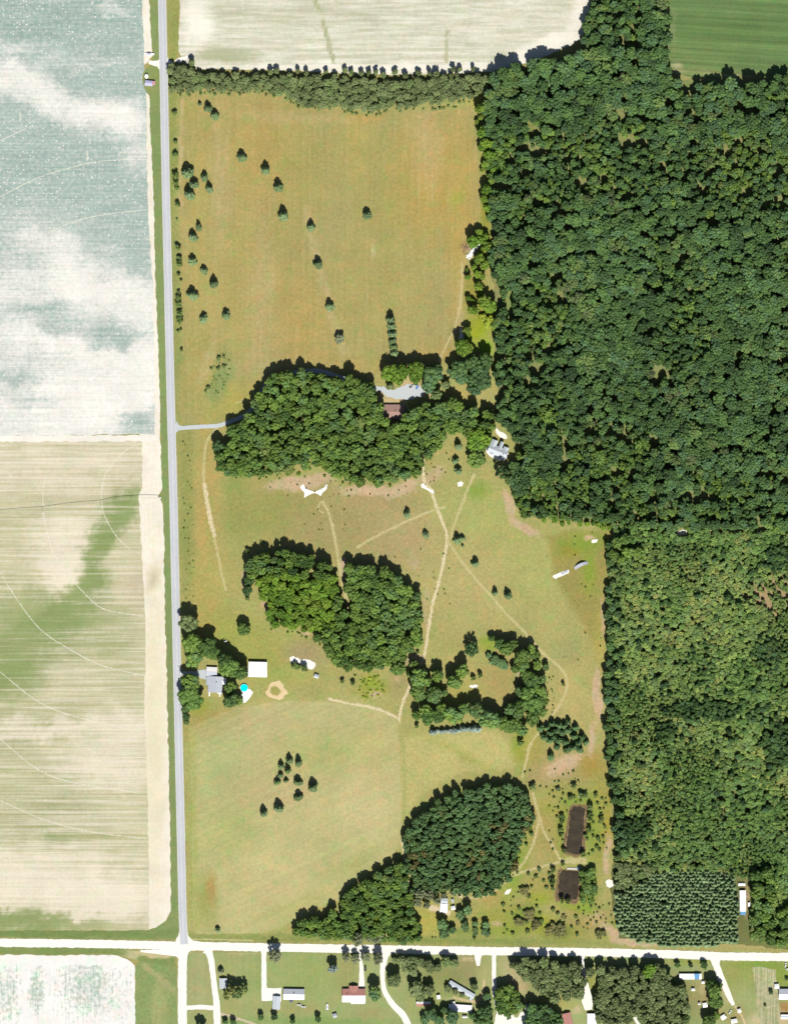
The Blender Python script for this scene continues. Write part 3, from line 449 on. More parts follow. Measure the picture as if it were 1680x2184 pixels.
sheet('woodland_floor', [(1296, 1170), (1306, 1140), (1400, 1140), (1720, 1138), (1720, 2032), (1600, 2016), (1320, 2000), (1300, 1900), (1312, 1800), (1296, 1600)], 0.072, mF, 3.0, A(128, 134, 80), bare0=0.2, rough=1.5, seed=15, bare=[('b', 1640, 1280, 70, 40, -25, 0.85), ('l', [(1540, 1600), (1541, 1700), (1541, 1810)], 4, 1.0), ('b', 1590, 1920, 10, 40, 0, 0.6), ('b', 1390, 1865, 14, 8, 0, 0.9), ('b', 1480, 1135, 100, 6, 0, 1.0)], patches=[('b', 1440, 1940, 140, 80, 0, A(90, 96, 60), 0.9)])

# ---------------------------------------------------------------- roads, lanes, tracks
mR, t, b = new_mat('asphalt')
at = N(t, 'ShaderNodeAttribute', attribute_name='edge')
n1 = pos_noise(t, 0.6, 4, 0.7); n2 = pos_noise(t, 0.09, 5, 0.7, (1, 0.2, 1))
c = mixc(t, ramp(t, at.outputs['Fac'], 0.05, 0.3), A(232, 233, 230), A(212, 215, 222))
c = mixc(t, math_n(t, 'MULTIPLY', ramp(t, at.outputs['Fac'], 0.7, 1.0), 0.7), c, A(228, 230, 236))
c = mixc(t, 1.0, c, math_n(t, 'ADD', math_n(t, 'MULTIPLY', math_n(t, 'ADD', n1, n2), 0.36), 0.64), 'MULTIPLY')
t.links.new(c, b.inputs['Base Color'])
roadP = [(345, -30), (346, 0), (350.5, 210), (354.5, 420), (359, 610), (363.2, 798), (367, 940), (371, 1092), (375.5, 1300), (380, 1512), (385, 1730), (389.5, 1932), (391.5, 1985), (393, 2014)]
road = ribbon('road', [(x, y) for x, y in roadP], 8.3, 0.25, mR, 0.12, 17, 3.0)
dash_me = MB().box(-0.14, 0.14, -1.6, 1.6, 0, 0.004).mesh('lane_dash'); mD = plain('road_paint', A(246, 246, 240), 0.7); dash_me.materials.append(mD)
rp = [Vector((*W(*p), 0)) for p in roadP]; acc = 0.0; k = 0
for a_, b_ in zip(rp, rp[1:]):
    L = (b_ - a_).length; dirv = (b_ - a_) / L
    while acc < L:
        q = a_ + dirv * acc; acc += 10.5
        if q.y > 525 or q.y < -425: continue
        o = mesh_obj('lane_dash', dash_me, None, road); o.location = (q.x, q.y, 0.256); o.rotation_euler = (0, 0, math.atan2(dirv.y, dirv.x) - math.pi / 2)
    acc -= L
mGr = plain('pale_gravel', (0.56, 0.545, 0.51), 0.95, 0.1, 0.07, 0.4)
mGr2 = plain('grey_gravel', A(214, 220, 224), 0.95, 0.1, 0.08, 0.5)
mCon = plain('concrete', (0.6, 0.59, 0.57), 0.9, 0.1, 0.05, 0.7)
ribbon('gravel_road', [(-60, 2009.5), (0, 2010.5), (200, 2013), (380, 2017), (600, 2021), (840, 2025), (1050, 2028.5), (1260, 2031), (1450, 2036), (1560, 2040), (1720, 2041.5)], 8.4, 0.2, mGr, 0.35)
ribbon('gravel_road', [(391, 2012), (390, 2040), (389, 2090), (389.5, 2200)], 8.8, 0.17, mGr, 0.3)
sheet('gravel_junction', [(376, 2002), (381, 1996), (384, 1980), (399, 1980), (402, 1996), (412, 2006), (436, 2010), (436, 2026), (404, 2028), (398, 2044), (380, 2044), (377, 2040), (300, 2030), (300, 2026), (374, 2024)], 0.18, mGr, 1.5, rough=0.2)
ribbon('lane', [(440, 2024, 10), (449, 2040, 6.5), (457, 2100, 5.5), (462, 2140, 6.5), (463, 2165, 7), (464, 2200, 6)], 6, 0.15, mGr)
ribbon('lane', [(394, 2150), (425, 2148), (460, 2150)], 4.6, 0.13, mGr)
ribbon('lane', [(463, 2160, 4), (500, 2170, 3.5), (540, 2184, 3.5), (560, 2195, 3.5)], 3.5, 0.12, track_mat('lane_soil', A(222, 206, 176), 0.9))
ribbon('driveway', [(563, 2024, 8), (563, 2034, 5), (563, 2070, 5), (563.5, 2110, 5.4), (566, 2134, 7)], 5, 0.12, mGr)
sheet('driveway_apron', [(560, 2106), (575, 2108), (600, 2107), (600, 2136), (580, 2134), (566, 2136), (558, 2134)], 0.14, mGr, 1.5, smooth=False, rough=0.3)
ribbon('driveway', [(768, 2026, 4), (769, 2046, 3.2), (771, 2075, 4.4), (771, 2106, 6.6)], 5, 0.12, mGr)
ribbon('driveway', [(826, 2024, 12), (820, 2040, 8), (816, 2065, 5.4), (816, 2092, 4.6), (821, 2116, 5), (837, 2142, 6), (858, 2163, 6.4), (872, 2190, 6.4)], 5.5, 0.12, mGr)
ribbon('driveway', [(1019, 2028, 9), (1019, 2044, 6.5), (1019, 2060, 2.6)], 5, 0.12, mGr)
ribbon('driveway', [(1053, 2028, 6), (1053, 2042, 4.2), (1053, 2090, 4.2), (1056, 2130, 4), (1066, 2166, 5)], 4.2, 0.12, mGr)
sheet('sandy_yard', [(1058, 2162), (1078, 2166), (1092, 2163), (1100, 2172), (1112, 2158), (1120, 2158), (1122, 2200), (1060, 2200)], 0.1, mGr, 1.5, smooth=True)
ribbon('driveway', [(1241, 2034, 6), (1242, 2052, 3.2), (1245, 2082, 4), (1249, 2112, 8), (1252, 2136, 11), (1254, 2154, 7)], 4, 0.12, mGr)
ribbon('driveway', [(1345, 2070, 2.5), (1349, 2150, 3), (1352, 2166, 4), (1366, 2190, 5)], 4, 0.12, mGr)
ribbon('driveway', [(1524, 2040, 14), (1526, 2056, 7.5), (1532, 2075, 7), (1543, 2100, 6.4), (1555, 2127, 5), (1563, 2144, 3.4)], 6, 0.12, mGr)
mTan = track_mat('worn_soil', A(222, 200, 156), 0.92)
ribbon('dirt_track', [(1032, 2090), (1030, 2112), (1026, 2128), (1012, 2136), (985, 2132), (965, 2126)], 3.2, 0.1, mTan)
ribbon('dirt_track', [(1566, 2145), (1580, 2165), (1590, 2190)], 3.2, 0.1, mTan)
ribbon('driveway', [(374, 911.5, 14), (381, 912.5, 6.4), (392, 912.5, 4.2), (430, 910, 4.2), (466, 907.5, 4), (500, 896, 4), (524, 884, 4), (541, 868, 4), (552, 845, 4), (570, 818, 4), (590, 803, 4), (630, 794, 4), (670, 791, 4.6), (703, 797, 4.6), (760, 818, 4.6), (820, 832, 5)], 4.2, 0.2, mGr2)
sheet('gravel_yard', [(815, 824), (825, 829), (838, 832), (852, 826), (866, 820), (880, 820), (896, 824), (908, 838), (896, 846), (880, 850), (868, 852), (840, 850), (820, 842)], 0.225, mGr2, 1.5, smooth=True)
sheet('bare_yard', [(810, 840), (840, 846), (900, 846), (926, 844), (905, 830), (880, 806), (866, 800), (852, 812), (868, 858), (866, 900), (808, 900)], 0.12, mM, 2.0, A(206, 188, 134), bare0=0.4, smooth=True)
sheet('gravel_patch', [(1055, 910), (1058, 924), (1068, 934), (1081, 936), (1078, 926), (1066, 920)], 0.2, mGr, 1.2, smooth=True, rough=0.2)
sheet('driveway_apron', [(421, 1430), (446, 1427), (450, 1448), (440, 1450), (426, 1446)], 0.2, mGr2, 1.2, rough=0.2)
ribbon('driveway', [(384, 1436), (405, 1436), (424, 1437)], 4.0, 0.15, mGr2)
sheet('pool_deck', [(512, 1464), (516, 1482), (518, 1499), (524, 1498), (533, 1489), (540, 1477), (534, 1470), (526, 1468)], 0.22, mCon, 1.0, rough=0.1)
for pts in ([(590, 1471)],):
    ring = [(590 + 21 * math.cos(a) * (1 + 0.18 * math.sin(3 * a) + 0.1 * math.sin(7 * a)), 1472 + 20 * math.sin(a) * (1 + 0.12 * math.cos(5 * a))) for a in np.linspace(0, 6.28, 20)[:-1]]
    sheet('riding_pen', ring, 0.12, field_mat('pen_sand', A(238, 214, 168), amp=0.5, soft=0.2, grain=0.1, streak_amp=0.1), 1.2, A(170, 168, 96), bare0=0.85, bare=[('b', 588, 1472, 9, 9, 0, -0.2)], warp=3, rough=0.6, smooth=True)
sheet('dirt_mound', [(618, 1402), (626, 1400), (640, 1406), (660, 1407), (672, 1414), (671, 1424), (660, 1428), (648, 1420), (630, 1414), (620, 1412)], 0.12, mGr, 1.2, smooth=True)
mSt = track_mat('mown_track', A(216, 204, 150), 0.72); mSg = track_mat('green_track', A(172, 182, 108), 0.45); mSd = track_mat('sandy_track', A(240, 224, 184), 0.8)
TZ = 0.034; WZ = 0.054
mPk = track_mat('wheel_line', A(248, 244, 226), 0.6)
for pts, w, m in [
    ([(903, 980), (902, 1005), (906, 1030), (918, 1045), (930, 1080), (946, 1120), (953, 1145), (950, 1175), (936, 1240), (922, 1290), (914, 1340), (906, 1390), (896, 1420)], 3.6, mSd),
    ([(1012, 1010), (1000, 1035), (985, 1075), (968, 1120), (960, 1150)], 3.0, mSt), ([(953, 1150), (975, 1185), (1010, 1230), (1050, 1275), (1080, 1310), (1115, 1345), (1160, 1395), (1195, 1425), (1208, 1450), (1207, 1470), (1195, 1500), (1180, 1522), (1150, 1560), (1130, 1590), (1118, 1640), (1112, 1660)], 3.2, mSt),
    ([(760, 1168), (800, 1145), (860, 1115), (930, 1086), (950, 1082)], 3.0, mSt), ([(685, 1068), (700, 1090), (710, 1130), (718, 1170), (722, 1200), (735, 1265), (746, 1318)], 3.4, mSt), ([(685, 1068), (678, 1085), (690, 1095)], 2.0, mSt),
    ([(466, 912), (448, 930), (438, 960), (435, 1020), (442, 1080), (456, 1140), (470, 1210), (482, 1260)], 3.0, mSt), ([(436, 1030), (445, 1090), (458, 1145)], 4.5, mSd),
    ([(700, 1490), (740, 1500), (790, 1508), (830, 1522), (852, 1535)], 3.0, mSd), ([(877, 1455), (862, 1490), (852, 1525), (852, 1545)], 3.2, mSd), ([(852, 1540), (860, 1600), (864, 1680), (860, 1750), (858, 1800)], 3.0, mSg), ([(858, 1790), (862, 1830), (870, 1870), (876, 1930), (884, 1950)], 3.0, mSd),
    ([(1135, 1690), (1146, 1730), (1158, 1770), (1175, 1800), (1195, 1832), (1210, 1838)], 3.2, mSt), ([(1148, 1745), (1140, 1790), (1122, 1830), (1095, 1865), (1060, 1895), (1030, 1912), (1000, 1915), (980, 1912)], 3.4, mSt), ([(1092, 1868), (1130, 1855), (1180, 1842), (1200, 1838)], 3.0, mSt), ([(1205, 1836), (1235, 1836), (1250, 1838)], 7.0, mSt),
    ([(982, 1915), (978, 1900), (980, 1912)], 4.0, mSd), ([(915, 1935), (940, 1942), (960, 1950)], 6, mSd), ([(505, 895), (530, 875), (545, 850)], 3.0, mSg), ([(420, 1555), (470, 1535), (520, 1515)], 2.0, mSg), ([(410, 2003), (470, 2004), (540, 2006)], 1.6, mSt), ([(985, 560), (984, 620), (972, 690), (950, 740), (935, 770)], 2.4, mSt), ([(500, 860), (545, 850)], 1.5, mSt)]:
    TZ += 0.002; ribbon('dirt_track', pts, w * 1.15, TZ, m, 0.5, seed=len(pts))
for pts in [[(0, 420), (80, 380), (150, 358), (220, 343), (322, 340)], [(85, 505), (160, 472), (240, 455), (322, 447)], [(-10, 305), (70, 268)], [(303, 945), (270, 960), (240, 990), (222, 1020), (217, 1070), (226, 1105), (250, 1145), (278, 1172)], [(95, 1020), (92, 1080), (100, 1130), (118, 1185), (150, 1230), (185, 1270), (225, 1300), (306, 1314)],
            [(0, 1220), (45, 1290), (90, 1345), (150, 1385), (220, 1420), (306, 1440)], [(0, 1432), (80, 1495), (160, 1528), (306, 1562)], [(0, 1575), (80, 1640), (160, 1670), (290, 1690)], [(0, 1707), (100, 1750), (200, 1775), (312, 1788)], [(0, 1828), (90, 1865), (200, 1890), (312, 1900)]]:
    WZ += 0.002; ribbon('wheel_track', pts, 1.3, WZ, mPk, 0.15, seed=7)
for pts in [[(44, 238), (44, 258)], [(186.5, 322), (186.5, 344)]]:
    WZ += 0.002; ribbon('wheel_track', pts, 2.0, WZ, mPk, 0.1)
# sandy spots
for i, (poly, m) in enumerate([([(640, 1036), (648, 1032), (652, 1042), (668, 1048), (690, 1040), (698, 1032), (697, 1042), (688, 1050), (684, 1058), (676, 1052), (662, 1054), (650, 1062), (648, 1050)], mCon), ([(975, 1030), (982, 1026), (988, 1031), (985, 1038), (977, 1038)], mCon), ([(898, 1032), (906, 1032), (918, 1044), (926, 1052), (912, 1046), (899, 1040)], mGr), ([(1290, 1880), (1298, 1876), (1306, 1878), (1308, 1888), (1300, 1894), (1292, 1890)], mGr), ([(1074, 1906), (1084, 1896), (1090, 1894), (1084, 1906), (1078, 1908)], mGr),
        ([(1441, 1134), (1452, 1132), (1464, 1128), (1462, 1140), (1448, 1143)], mGr), ([(980, 702), (984, 698), (988, 716), (986, 726), (976, 722)], mGr), ([(1000, 1464), (1008, 1460), (1020, 1462), (1014, 1468), (1006, 1468)], mGr), ([(1103, 1416), (1107, 1414), (1112, 1430), (1112, 1440), (1107, 1432)], mGr), ([(1177, 1230), (1185, 1224), (1200, 1219), (1210, 1216), (1213, 1221), (1200, 1227), (1188, 1233), (1184, 1236)], mGr), ([(1262, 1152), (1275, 1150), (1272, 1156), (1260, 1157)], mGr), ([(940, 1918), (952, 1916), (954, 1930), (941, 1930)], mGr2),
        ([(372, 130), (382, 124), (402, 116), (398, 126), (386, 134)], mGr), ([(318, 128), (338, 130), (340, 124), (360, 124), (362, 130), (372, 136), (362, 142), (342, 150), (336, 142), (318, 136)], mGr)]):
    if len(poly) < 7:
        cx_ = sum(p[0] for p in poly) / len(poly); cy_ = sum(p[1] for p in poly) / len(poly); rr_ = max(math.hypot(p[0] - cx_, p[1] - cy_) for p in poly)
        poly = [q for a, b_ in zip(poly, poly[1:] + poly[:1]) for q in (a, ((a[0] + b_[0]) / 2 + rng.uniform(-.12, .12) * rr_, (a[1] + b_[1]) / 2 + rng.uniform(-.12, .12) * rr_))]
    sheet('sand_patch', poly, 0.12 if i != 13 else 0.2, m, 1.0, smooth=True, rough=0.6, seed=30 + i)

# ---------------------------------------------------------------- ponds
mWa, t, b = new_mat('pond_water')
c = mixc(t, ramp(t, pos_noise(t, 0.15, 3), 0.35, 0.65), A(72, 64, 52), A(84, 76, 60)); t.links.new(c, b.inputs['Base Color'])
b.inputs['Roughness'].default_value = 0.12; b.inputs['Specular IOR Level'].default_value = 0.4
mBk = plain('reed_bank', A(160, 138, 102), 0.95, 0.1, 0.3, 0.7)
mReed = plain('reeds', A(146, 112, 86), 0.9, 0.1, 0.35, 0.9)
def pond(outer, inner, label):
    sheet('pond_bank', outer, 0.1, mBk, 1.0, smooth=True, rough=1.3)
    sheet('pond', inner, 0.2, mWa, 1.0, rough=0.8, smooth=True)
    mb = MB(); r = random.Random(len(inner)); rp_ = rough_poly([W(*p) for p in outer], 0.1, 0.35, 1)
    ip = [W(*p) for p in inner]; cx = sum(p[0] for p in ip) / len(ip); cy = sum(p[1] for p in ip) / len(ip)
    for (x, y) in rp_:
        for _ in range(3):
            k = r.uniform(0.0, 3.0); d = math.hypot(x - cx, y - cy); px, py = x + (cx - x) / d * k, y + (cy - y) / d * k
            h = r.uniform(0.5, 1.3); w = r.uniform(0.12, 0.3); a = r.uniform(0, 6.28)
            mb.add([(px - w * math.cos(a), py - w * math.sin(a), 0.1), (px + w * math.cos(a), py + w * math.sin(a), 0.1), (px + r.uniform(-.4, .4), py + r.uniform(-.4, .4), h)], [(0, 1, 2)])
    tag(mb.build('reeds', mReed), label, 'reeds', kind='stuff')
pond([(1215, 1722), (1222, 1716), (1240, 1716), (1252, 1718), (1252, 1735), (1248, 1780), (1246, 1810), (1238, 1824), (1228, 1828), (1210, 1824), (1199, 1816), (1200, 1800), (1206, 1770)],
     [(1219, 1724), (1240, 1721), (1247, 1724), (1245, 1745), (1243, 1780), (1238, 1815), (1230, 1822), (1215, 1820), (1207, 1816), (1209, 1790), (1214, 1755)], 'brown reeds fringing the long narrow pond')
pond([(1190, 1856), (1202, 1854), (1230, 1857), (1240, 1858), (1238, 1885), (1234, 1918), (1228, 1928), (1205, 1922), (1184, 1922), (1184, 1900)],
     [(1196, 1860), (1215, 1858), (1234, 1860), (1233, 1885), (1230, 1917), (1215, 1918), (1192, 1916), (1190, 1895)], 'brown reeds fringing the small square pond')

# ---------------------------------------------------------------- trees
mBark = plain('bark', (0.09, 0.07, 0.05), 0.95, 0.1, 0.3, 2.0)
def ico(sub):
    bm_ = bmesh.new(); bmesh.ops.create_icosphere(bm_, subdivisions=sub, radius=1.0)
    v = np.array([x.co[:] for x in bm_.verts]); f = np.array([[q.index for q in p.verts] for p in bm_.faces]); bm_.free()
    return v, f
ICO2 = ico(2); ICO1 = ico(1)
def crown_mesh(name, kind, seed, mat):
    # unit crown: radius 1 across, height 1 from the ground up; root scale makes it metres
    r = np.random.default_rng(seed); V = []; F = []; n0 = 0; lobes = []
    if kind in ('broad', 'oak', 'sparse', 'light'):
        nl = {'broad': 20, 'oak': 44, 'sparse': 12, 'light': 14}[kind]; lr0 = {'broad': 0.30, 'oak': 0.20, 'sparse': 0.24, 'light': 0.32}[kind]
        for i in range(nl):
            a = i * 2.39996 + r.random() * 0.7; q = math.sqrt((i + 0.3) / nl) * (0.80 if kind != 'sparse' else 0.86)
            top = (0.76 + 0.2 * math.sqrt(max(0, 1 - q * q)) if kind == 'oak' else 0.66 + 0.30 * math.sqrt(max(0, 1 - q * q))) + r.normal() * 0.045
            lobes.append((q * math.cos(a), q * math.sin(a), top - lr0 * 0.3, lr0 * r.uniform(0.75, 1.25)))
        lobes.append((0, 0, 0.62, 0.6)) if kind != 'sparse' else None
        for i in range(6):
            a = i * 1.05 + r.random(); lobes.append((0.6 * math.cos(a), 0.6 * math.sin(a), 0.45, 0.3 * r.uniform(0.8, 1.2)))
        zs = 0.55
    elif kind == 'cedar':
        fat = r.uniform(0.82, 1.12); top_ = r.uniform(0.85, 1.2)
        for k, (z, q, n, s) in enumerate([(0.10, 0.66, 9, 0.30), (0.28, 0.64, 9, 0.30), (0.46, 0.52, 8, 0.28), (0.64, 0.36, 6, 0.25), (0.80, 0.18, 4, 0.2), (0.92, 0.0, 1, 0.17)]):
            for i in range(n):
                if r.random() < 0.1: continue
                a = 2 * math.pi * i / n + k * 0.5 + r.normal() * 0.25
                q_ = q * (fat if k < 3 else top_) * r.uniform(0.85, 1.18)
                lobes.append((q_ * math.cos(a), q_ * math.sin(a), z + r.normal() * 0.03, s * r.uniform(0.75, 1.2)))
        for z, s in ((0.2, 0.62), (0.42, 0.5), (0.62, 0.36), (0.8, 0.22)): lobes.append((0, 0, z, s))
        zs = 0.42
    elif kind == 'shrub':
        for i in range(9):
            a = i * 2.4 + r.random(); q = math.sqrt((i + 0.2) / 9) * 0.72
            lobes.append((q * math.cos(a), q * math.sin(a), 0.3 + 0.4 * math.sqrt(1 - q * q) * r.uniform(0.7, 1.1), 0.36 * r.uniform(0.7, 1.2)))
        zs = 0.7
    elif kind == 'pine':
        lobes = [(0, 0, 0.9, 0.12), (0, 0, 0.72, 0.2)]; zs = 0.6
    for (cx, cy, cz, s) in lobes:
        v0, f0 = ICO2 if kind in ('broad', 'oak', 'light') else ICO1
        v = v0 * (1 + (r.random(len(v0)) - 0.5)[:, None] * 0.34) * s
        v = v * np.array([1, 1, zs]) + np.array([cx, cy, cz])
        V.append(v); F += [tuple(q + n0) for q in f0]; n0 += len(v)
    # leaf sprays over the lobes
    nleaf = {'broad': 620, 'oak': 900, 'sparse': 700, 'light': 620, 'cedar': 700, 'shrub': 160, 'pine': 0}[kind]
    ls = {'broad': 0.085, 'oak': 0.06, 'sparse': 0.07, 'light': 0.08, 'cedar': 0.06, 'shrub': 0.16, 'pine': 0.1}[kind]
    for i in range(nleaf):
        cx, cy, cz, s = lobes[r.integers(len(lobes))]
        d = r.normal(size=3); d[2] = abs(d[2]) * 0.8 + 0.1 if kind != 'cedar' else d[2] * 0.5; d /= np.linalg.norm(d)
        p = np.array([cx, cy, cz]) + d * np.array([1, 1, zs]) * s * r.uniform(0.98, 1.22)
        nrm = d + r.normal(size=3) * 0.55; nrm /= np.linalg.norm(nrm)
        u = np.cross(nrm, [0.3, 0.5, 0.81]); u /= np.linalg.norm(u); w = np.cross(nrm, u); k = ls * r.uniform(0.6, 1.5); sc = np.array([1, 1, zs])
        V.append(np.array([p - u * k * sc, p + w * k * 0.7 * sc, p + u * k * sc, p - w * k * 0.7 * sc])); F.append((n0, n0 + 1, n0 + 2, n0 + 3)); n0 += 4
    if kind == 'pine':
        # whorls of drooping needle-laden branches
        for k in range(9):
            z = 0.26 + k * 0.082; L = 1.0 - k * 0.098; nb = 12 - k // 2; off = r.random() * 6
            for i in range(nb):
                a = off + 2 * math.pi * i / nb + r.normal() * 0.12; l = L * r.uniform(0.82, 1.12); w = 0.2 * (0.6 + 0.4 * L)
                ca, sa = math.cos(a), math.sin(a)
                pts = [(0.05, 0, 0.05), (0.45, w, 0.012), (0.8, w * 0.8, -0.03), (1.0, 0, -0.06), (0.8, -w * 0.8, -0.03), (0.45, -w, 0.012), (0.5, 0, 0.055)]
                vv = np.array([(x * l * ca - y * sa, x * l * sa + y * ca, z + dz * 0.9 + r.normal() * 0.008) for x, y, dz in pts]); V.append(vv)
                F += [(n0, n0 + 5, n0 + 6), (n0, n0 + 6, n0 + 1), (n0 + 1, n0 + 6, n0 + 2), (n0 + 2, n0 + 6, n0 + 3), (n0 + 3, n0 + 6, n0 + 4), (n0 + 4, n0 + 6, n0 + 5)]; n0 += 7
    me = bpy.data.meshes.new(name); me.from_pydata(np.concatenate(V).tolist(), [], F); me.update(); me.materials.append(mat)
    return me
def trunk_mesh(kind, seed):
    r = random.Random(seed); mb = MB(); top = {'shrub': 0.5, 'cedar': 0.85, 'pine': 0.92}.get(kind, 0.62); k = 0.05
    mb.tube((0, 0, -0.01), (0, 0, top * 0.5), k * 1.5, k, 7); mb.tube((0, 0, top * 0.5), (0.02, 0.01, top), k, k * 0.35, 7)
    if kind not in ('pine', 'cedar'):
        for i in range(5):
            a = i * 1.26 + r.random(); z = top * r.uniform(0.45, 0.75)
            mb.tube((0, 0, z), (0.55 * math.cos(a), 0.55 * math.sin(a), z + 0.2), k * 0.55, k * 0.2, 5)
    me = mb.mesh('trunk'); me.materials.append(mBark); return me

LM = {
 'forest': leaf_mat('oak_leaves', [A(68, 94, 60), A(80, 110, 64), A(90, 124, 70), A(106, 140, 74), A(92, 128, 88), A(124, 152, 80), A(104, 114, 82)]),
 'grove': leaf_mat('grove_leaves', [A(80, 112, 58), A(100, 134, 62), A(116, 146, 70), A(126, 156, 66), A(108, 144, 86), A(140, 156, 80)]),
 'regrowth': leaf_mat('regrowth_leaves', [A(104, 142, 76), A(118, 156, 80), A(134, 166, 86), A(120, 158, 96), A(148, 170, 90)]),
 'bright': leaf_mat('bright_leaves', [A(98, 136, 46), A(114, 152, 48), A(132, 164, 56), A(124, 146, 54)]),
 'young': leaf_mat('young_leaves', [A(122, 156, 86), A(140, 170, 90), A(156, 180, 94), A(134, 166, 104), A(174, 186, 100), A(160, 162, 102)]),
 'blue': leaf_mat('grove_pine_leaves', [A(88, 122, 74), A(104, 140, 88), A(116, 150, 94), A(100, 134, 76), A(128, 142, 80)]),
 'cedar': leaf_mat('cedar_needles', [A(120, 146, 90), A(130, 156, 106), A(136, 162, 114), A(126, 152, 88)]),
 'pine': leaf_mat('pine_needles', [A(122, 148, 102), A(136, 162, 114), A(144, 170, 120), A(128, 154, 100)]),
 'hedge': leaf_mat('hedge_leaves', [A(110, 130, 80), A(126, 142, 90), A(134, 150, 98), A(120, 144, 84)]),
 'spruce': leaf_mat('blue_spruce_needles', [A(164, 188, 176), A(178, 200, 190), A(190, 210, 198)]),
 'shrub': leaf_mat('shrub_leaves', [A(108, 136, 74), A(124, 150, 80), A(138, 160, 88), A(128, 154, 102)]),
 'grey': leaf_mat('grey_green_leaves', [A(148, 160, 122), A(158, 168, 128), A(138, 152, 114)]),
 'lime': leaf_mat('lime_leaves', [A(156, 174, 56), A(172, 188, 60), A(146, 170, 64)]),
 'rust': leaf_mat('rusty_leaves', [A(124, 126, 74), A(134, 130, 78), A(120, 130, 76)]),
}
CR = {}; TR = {}
def crowns(kind, mat, nvar=8):
    k = (kind, mat)
    if k not in CR: CR[k] = [crown_mesh('crown', kind, hash_(kind + mat) + i, LM[mat]) for i in range(nvar)]
    if kind not in TR: TR[kind] = trunk_mesh(kind, 3)
    return CR[k], TR[kind]
def hash_(s): return sum(ord(c) * (i + 3) for i, c in enumerate(s)) % 9973
PLACED = {}
def tree(name, x, y, r, h, kind, mat, label, cat, group):
    cs, tr = crowns(kind, mat); e = empty(name, (x, y, 0), rng.uniform(0, 6.28))
    j = rng.uniform(0.86, 1.16); e.scale = (r * j, r / j, h * rng.uniform(0.92, 1.08))
    e.rotation_euler = (rng.gauss(0, 0.045), rng.gauss(0, 0.045), e.rotation_euler[2])
    tag(e, label, cat, group)
    i = rng.randrange(len(cs))
    c = mesh_obj('crown', cs[i], None, e); t_ = mesh_obj('trunk', tr, None, e)
    PLACED.setdefault((kind, mat), {}).setdefault(i, (c, t_))
    return e
def ratio(kind): return {'broad': 2.7, 'oak': 2.3, 'sparse': 2.6, 'light': 2.4, 'cedar': 2.55, 'shrub': 1.5, 'pine': 3.3}[kind]
def trees_at(lst, ox, oy, k, name, kind, mat, label, cat, group, hk=1.0, rk=1.0):
    for (zx, zy, zr) in lst:
        x, y = W(ox + zx * k, oy + zy * k); r = zr * k * S * rk
        h = r * ratio(kind) * hk * rng.uniform(0.9, 1.1)
        if kind in ('broad', 'oak', 'light', 'sparse'): h = min(max(h, 5.0), 19.0)
        tree(name, x, y, r, h, kind, mat, label, cat, group)
def scatter(polyD, rmin, rmax, pack, tries, seed, holes=(), inset=0.0, power=1.0, taken=None, zone=None):
    r = np.random.default_rng(seed); poly = [W(*p) for p in polyD]
    xs = [p[0] for p in poly]; ys = [p[1] for p in poly]
    X = r.uniform(min(xs), max(xs), tries); Y = r.uniform(min(ys), max(ys), tries)
    X = np.clip(X, -440, 440); Y = np.clip(Y, -560, 560)
    R_ = rmin + (rmax - rmin) * r.random(tries) ** power
    R_ = np.sort(R_)[::-1]
    if zone:
        z_ = np.clip((fnoise(X * zone + 31, Y * zone + 7, 3) - 0.5) * 3.2 + 0.5, 0, 1)
        R_ = rmin + (rmax - rmin) * np.clip(z_ * 0.75 + (r.random(tries) ** 2) * 0.5 - 0.1, 0, 1)
        o_ = np.argsort(-(R_ + r.random(tries) * (rmax - rmin) * 0.5)); X, Y, R_ = X[o_], Y[o_], R_[o_]
    ok = in_poly(X, Y, poly)
    if inset: d, _, _ = dist_poly(X, Y, poly); ok &= d > R_ * inset
    for hcx, hcy, hrx, hry, hro in holes:
        c_, s_ = math.cos(math.radians(hro)), math.sin(math.radians(hro)); wx, wy = W(hcx, hcy)
        u = ((X - wx) * c_ - (Y - wy) * s_) / (hrx * S); v = ((X - wx) * s_ + (Y - wy) * c_) / (hry * S); ok &= (u * u + v * v) > 1
    cell = rmax * 2; grid = {}; out = []
    for q in (taken or ()): grid.setdefault((int(q[0] // cell), int(q[1] // cell)), []).append(q)
    for i in np.nonzero(ok)[0]:
        x, y, rr = float(X[i]), float(Y[i]), float(R_[i]); gx, gy = int(x // cell), int(y // cell); good = True
        for a in (-1, 0, 1):
            for b_ in (-1, 0, 1):
                for q in grid.get((gx + a, gy + b_), ()):
                    if (q[0] - x) ** 2 + (q[1] - y) ** 2 < (pack * (q[2] + rr)) ** 2: good = False; break
                if not good: break
            if not good: break
        if good: out.append((x, y, rr)); grid.setdefault((gx, gy), []).append((x, y, rr))
    return out
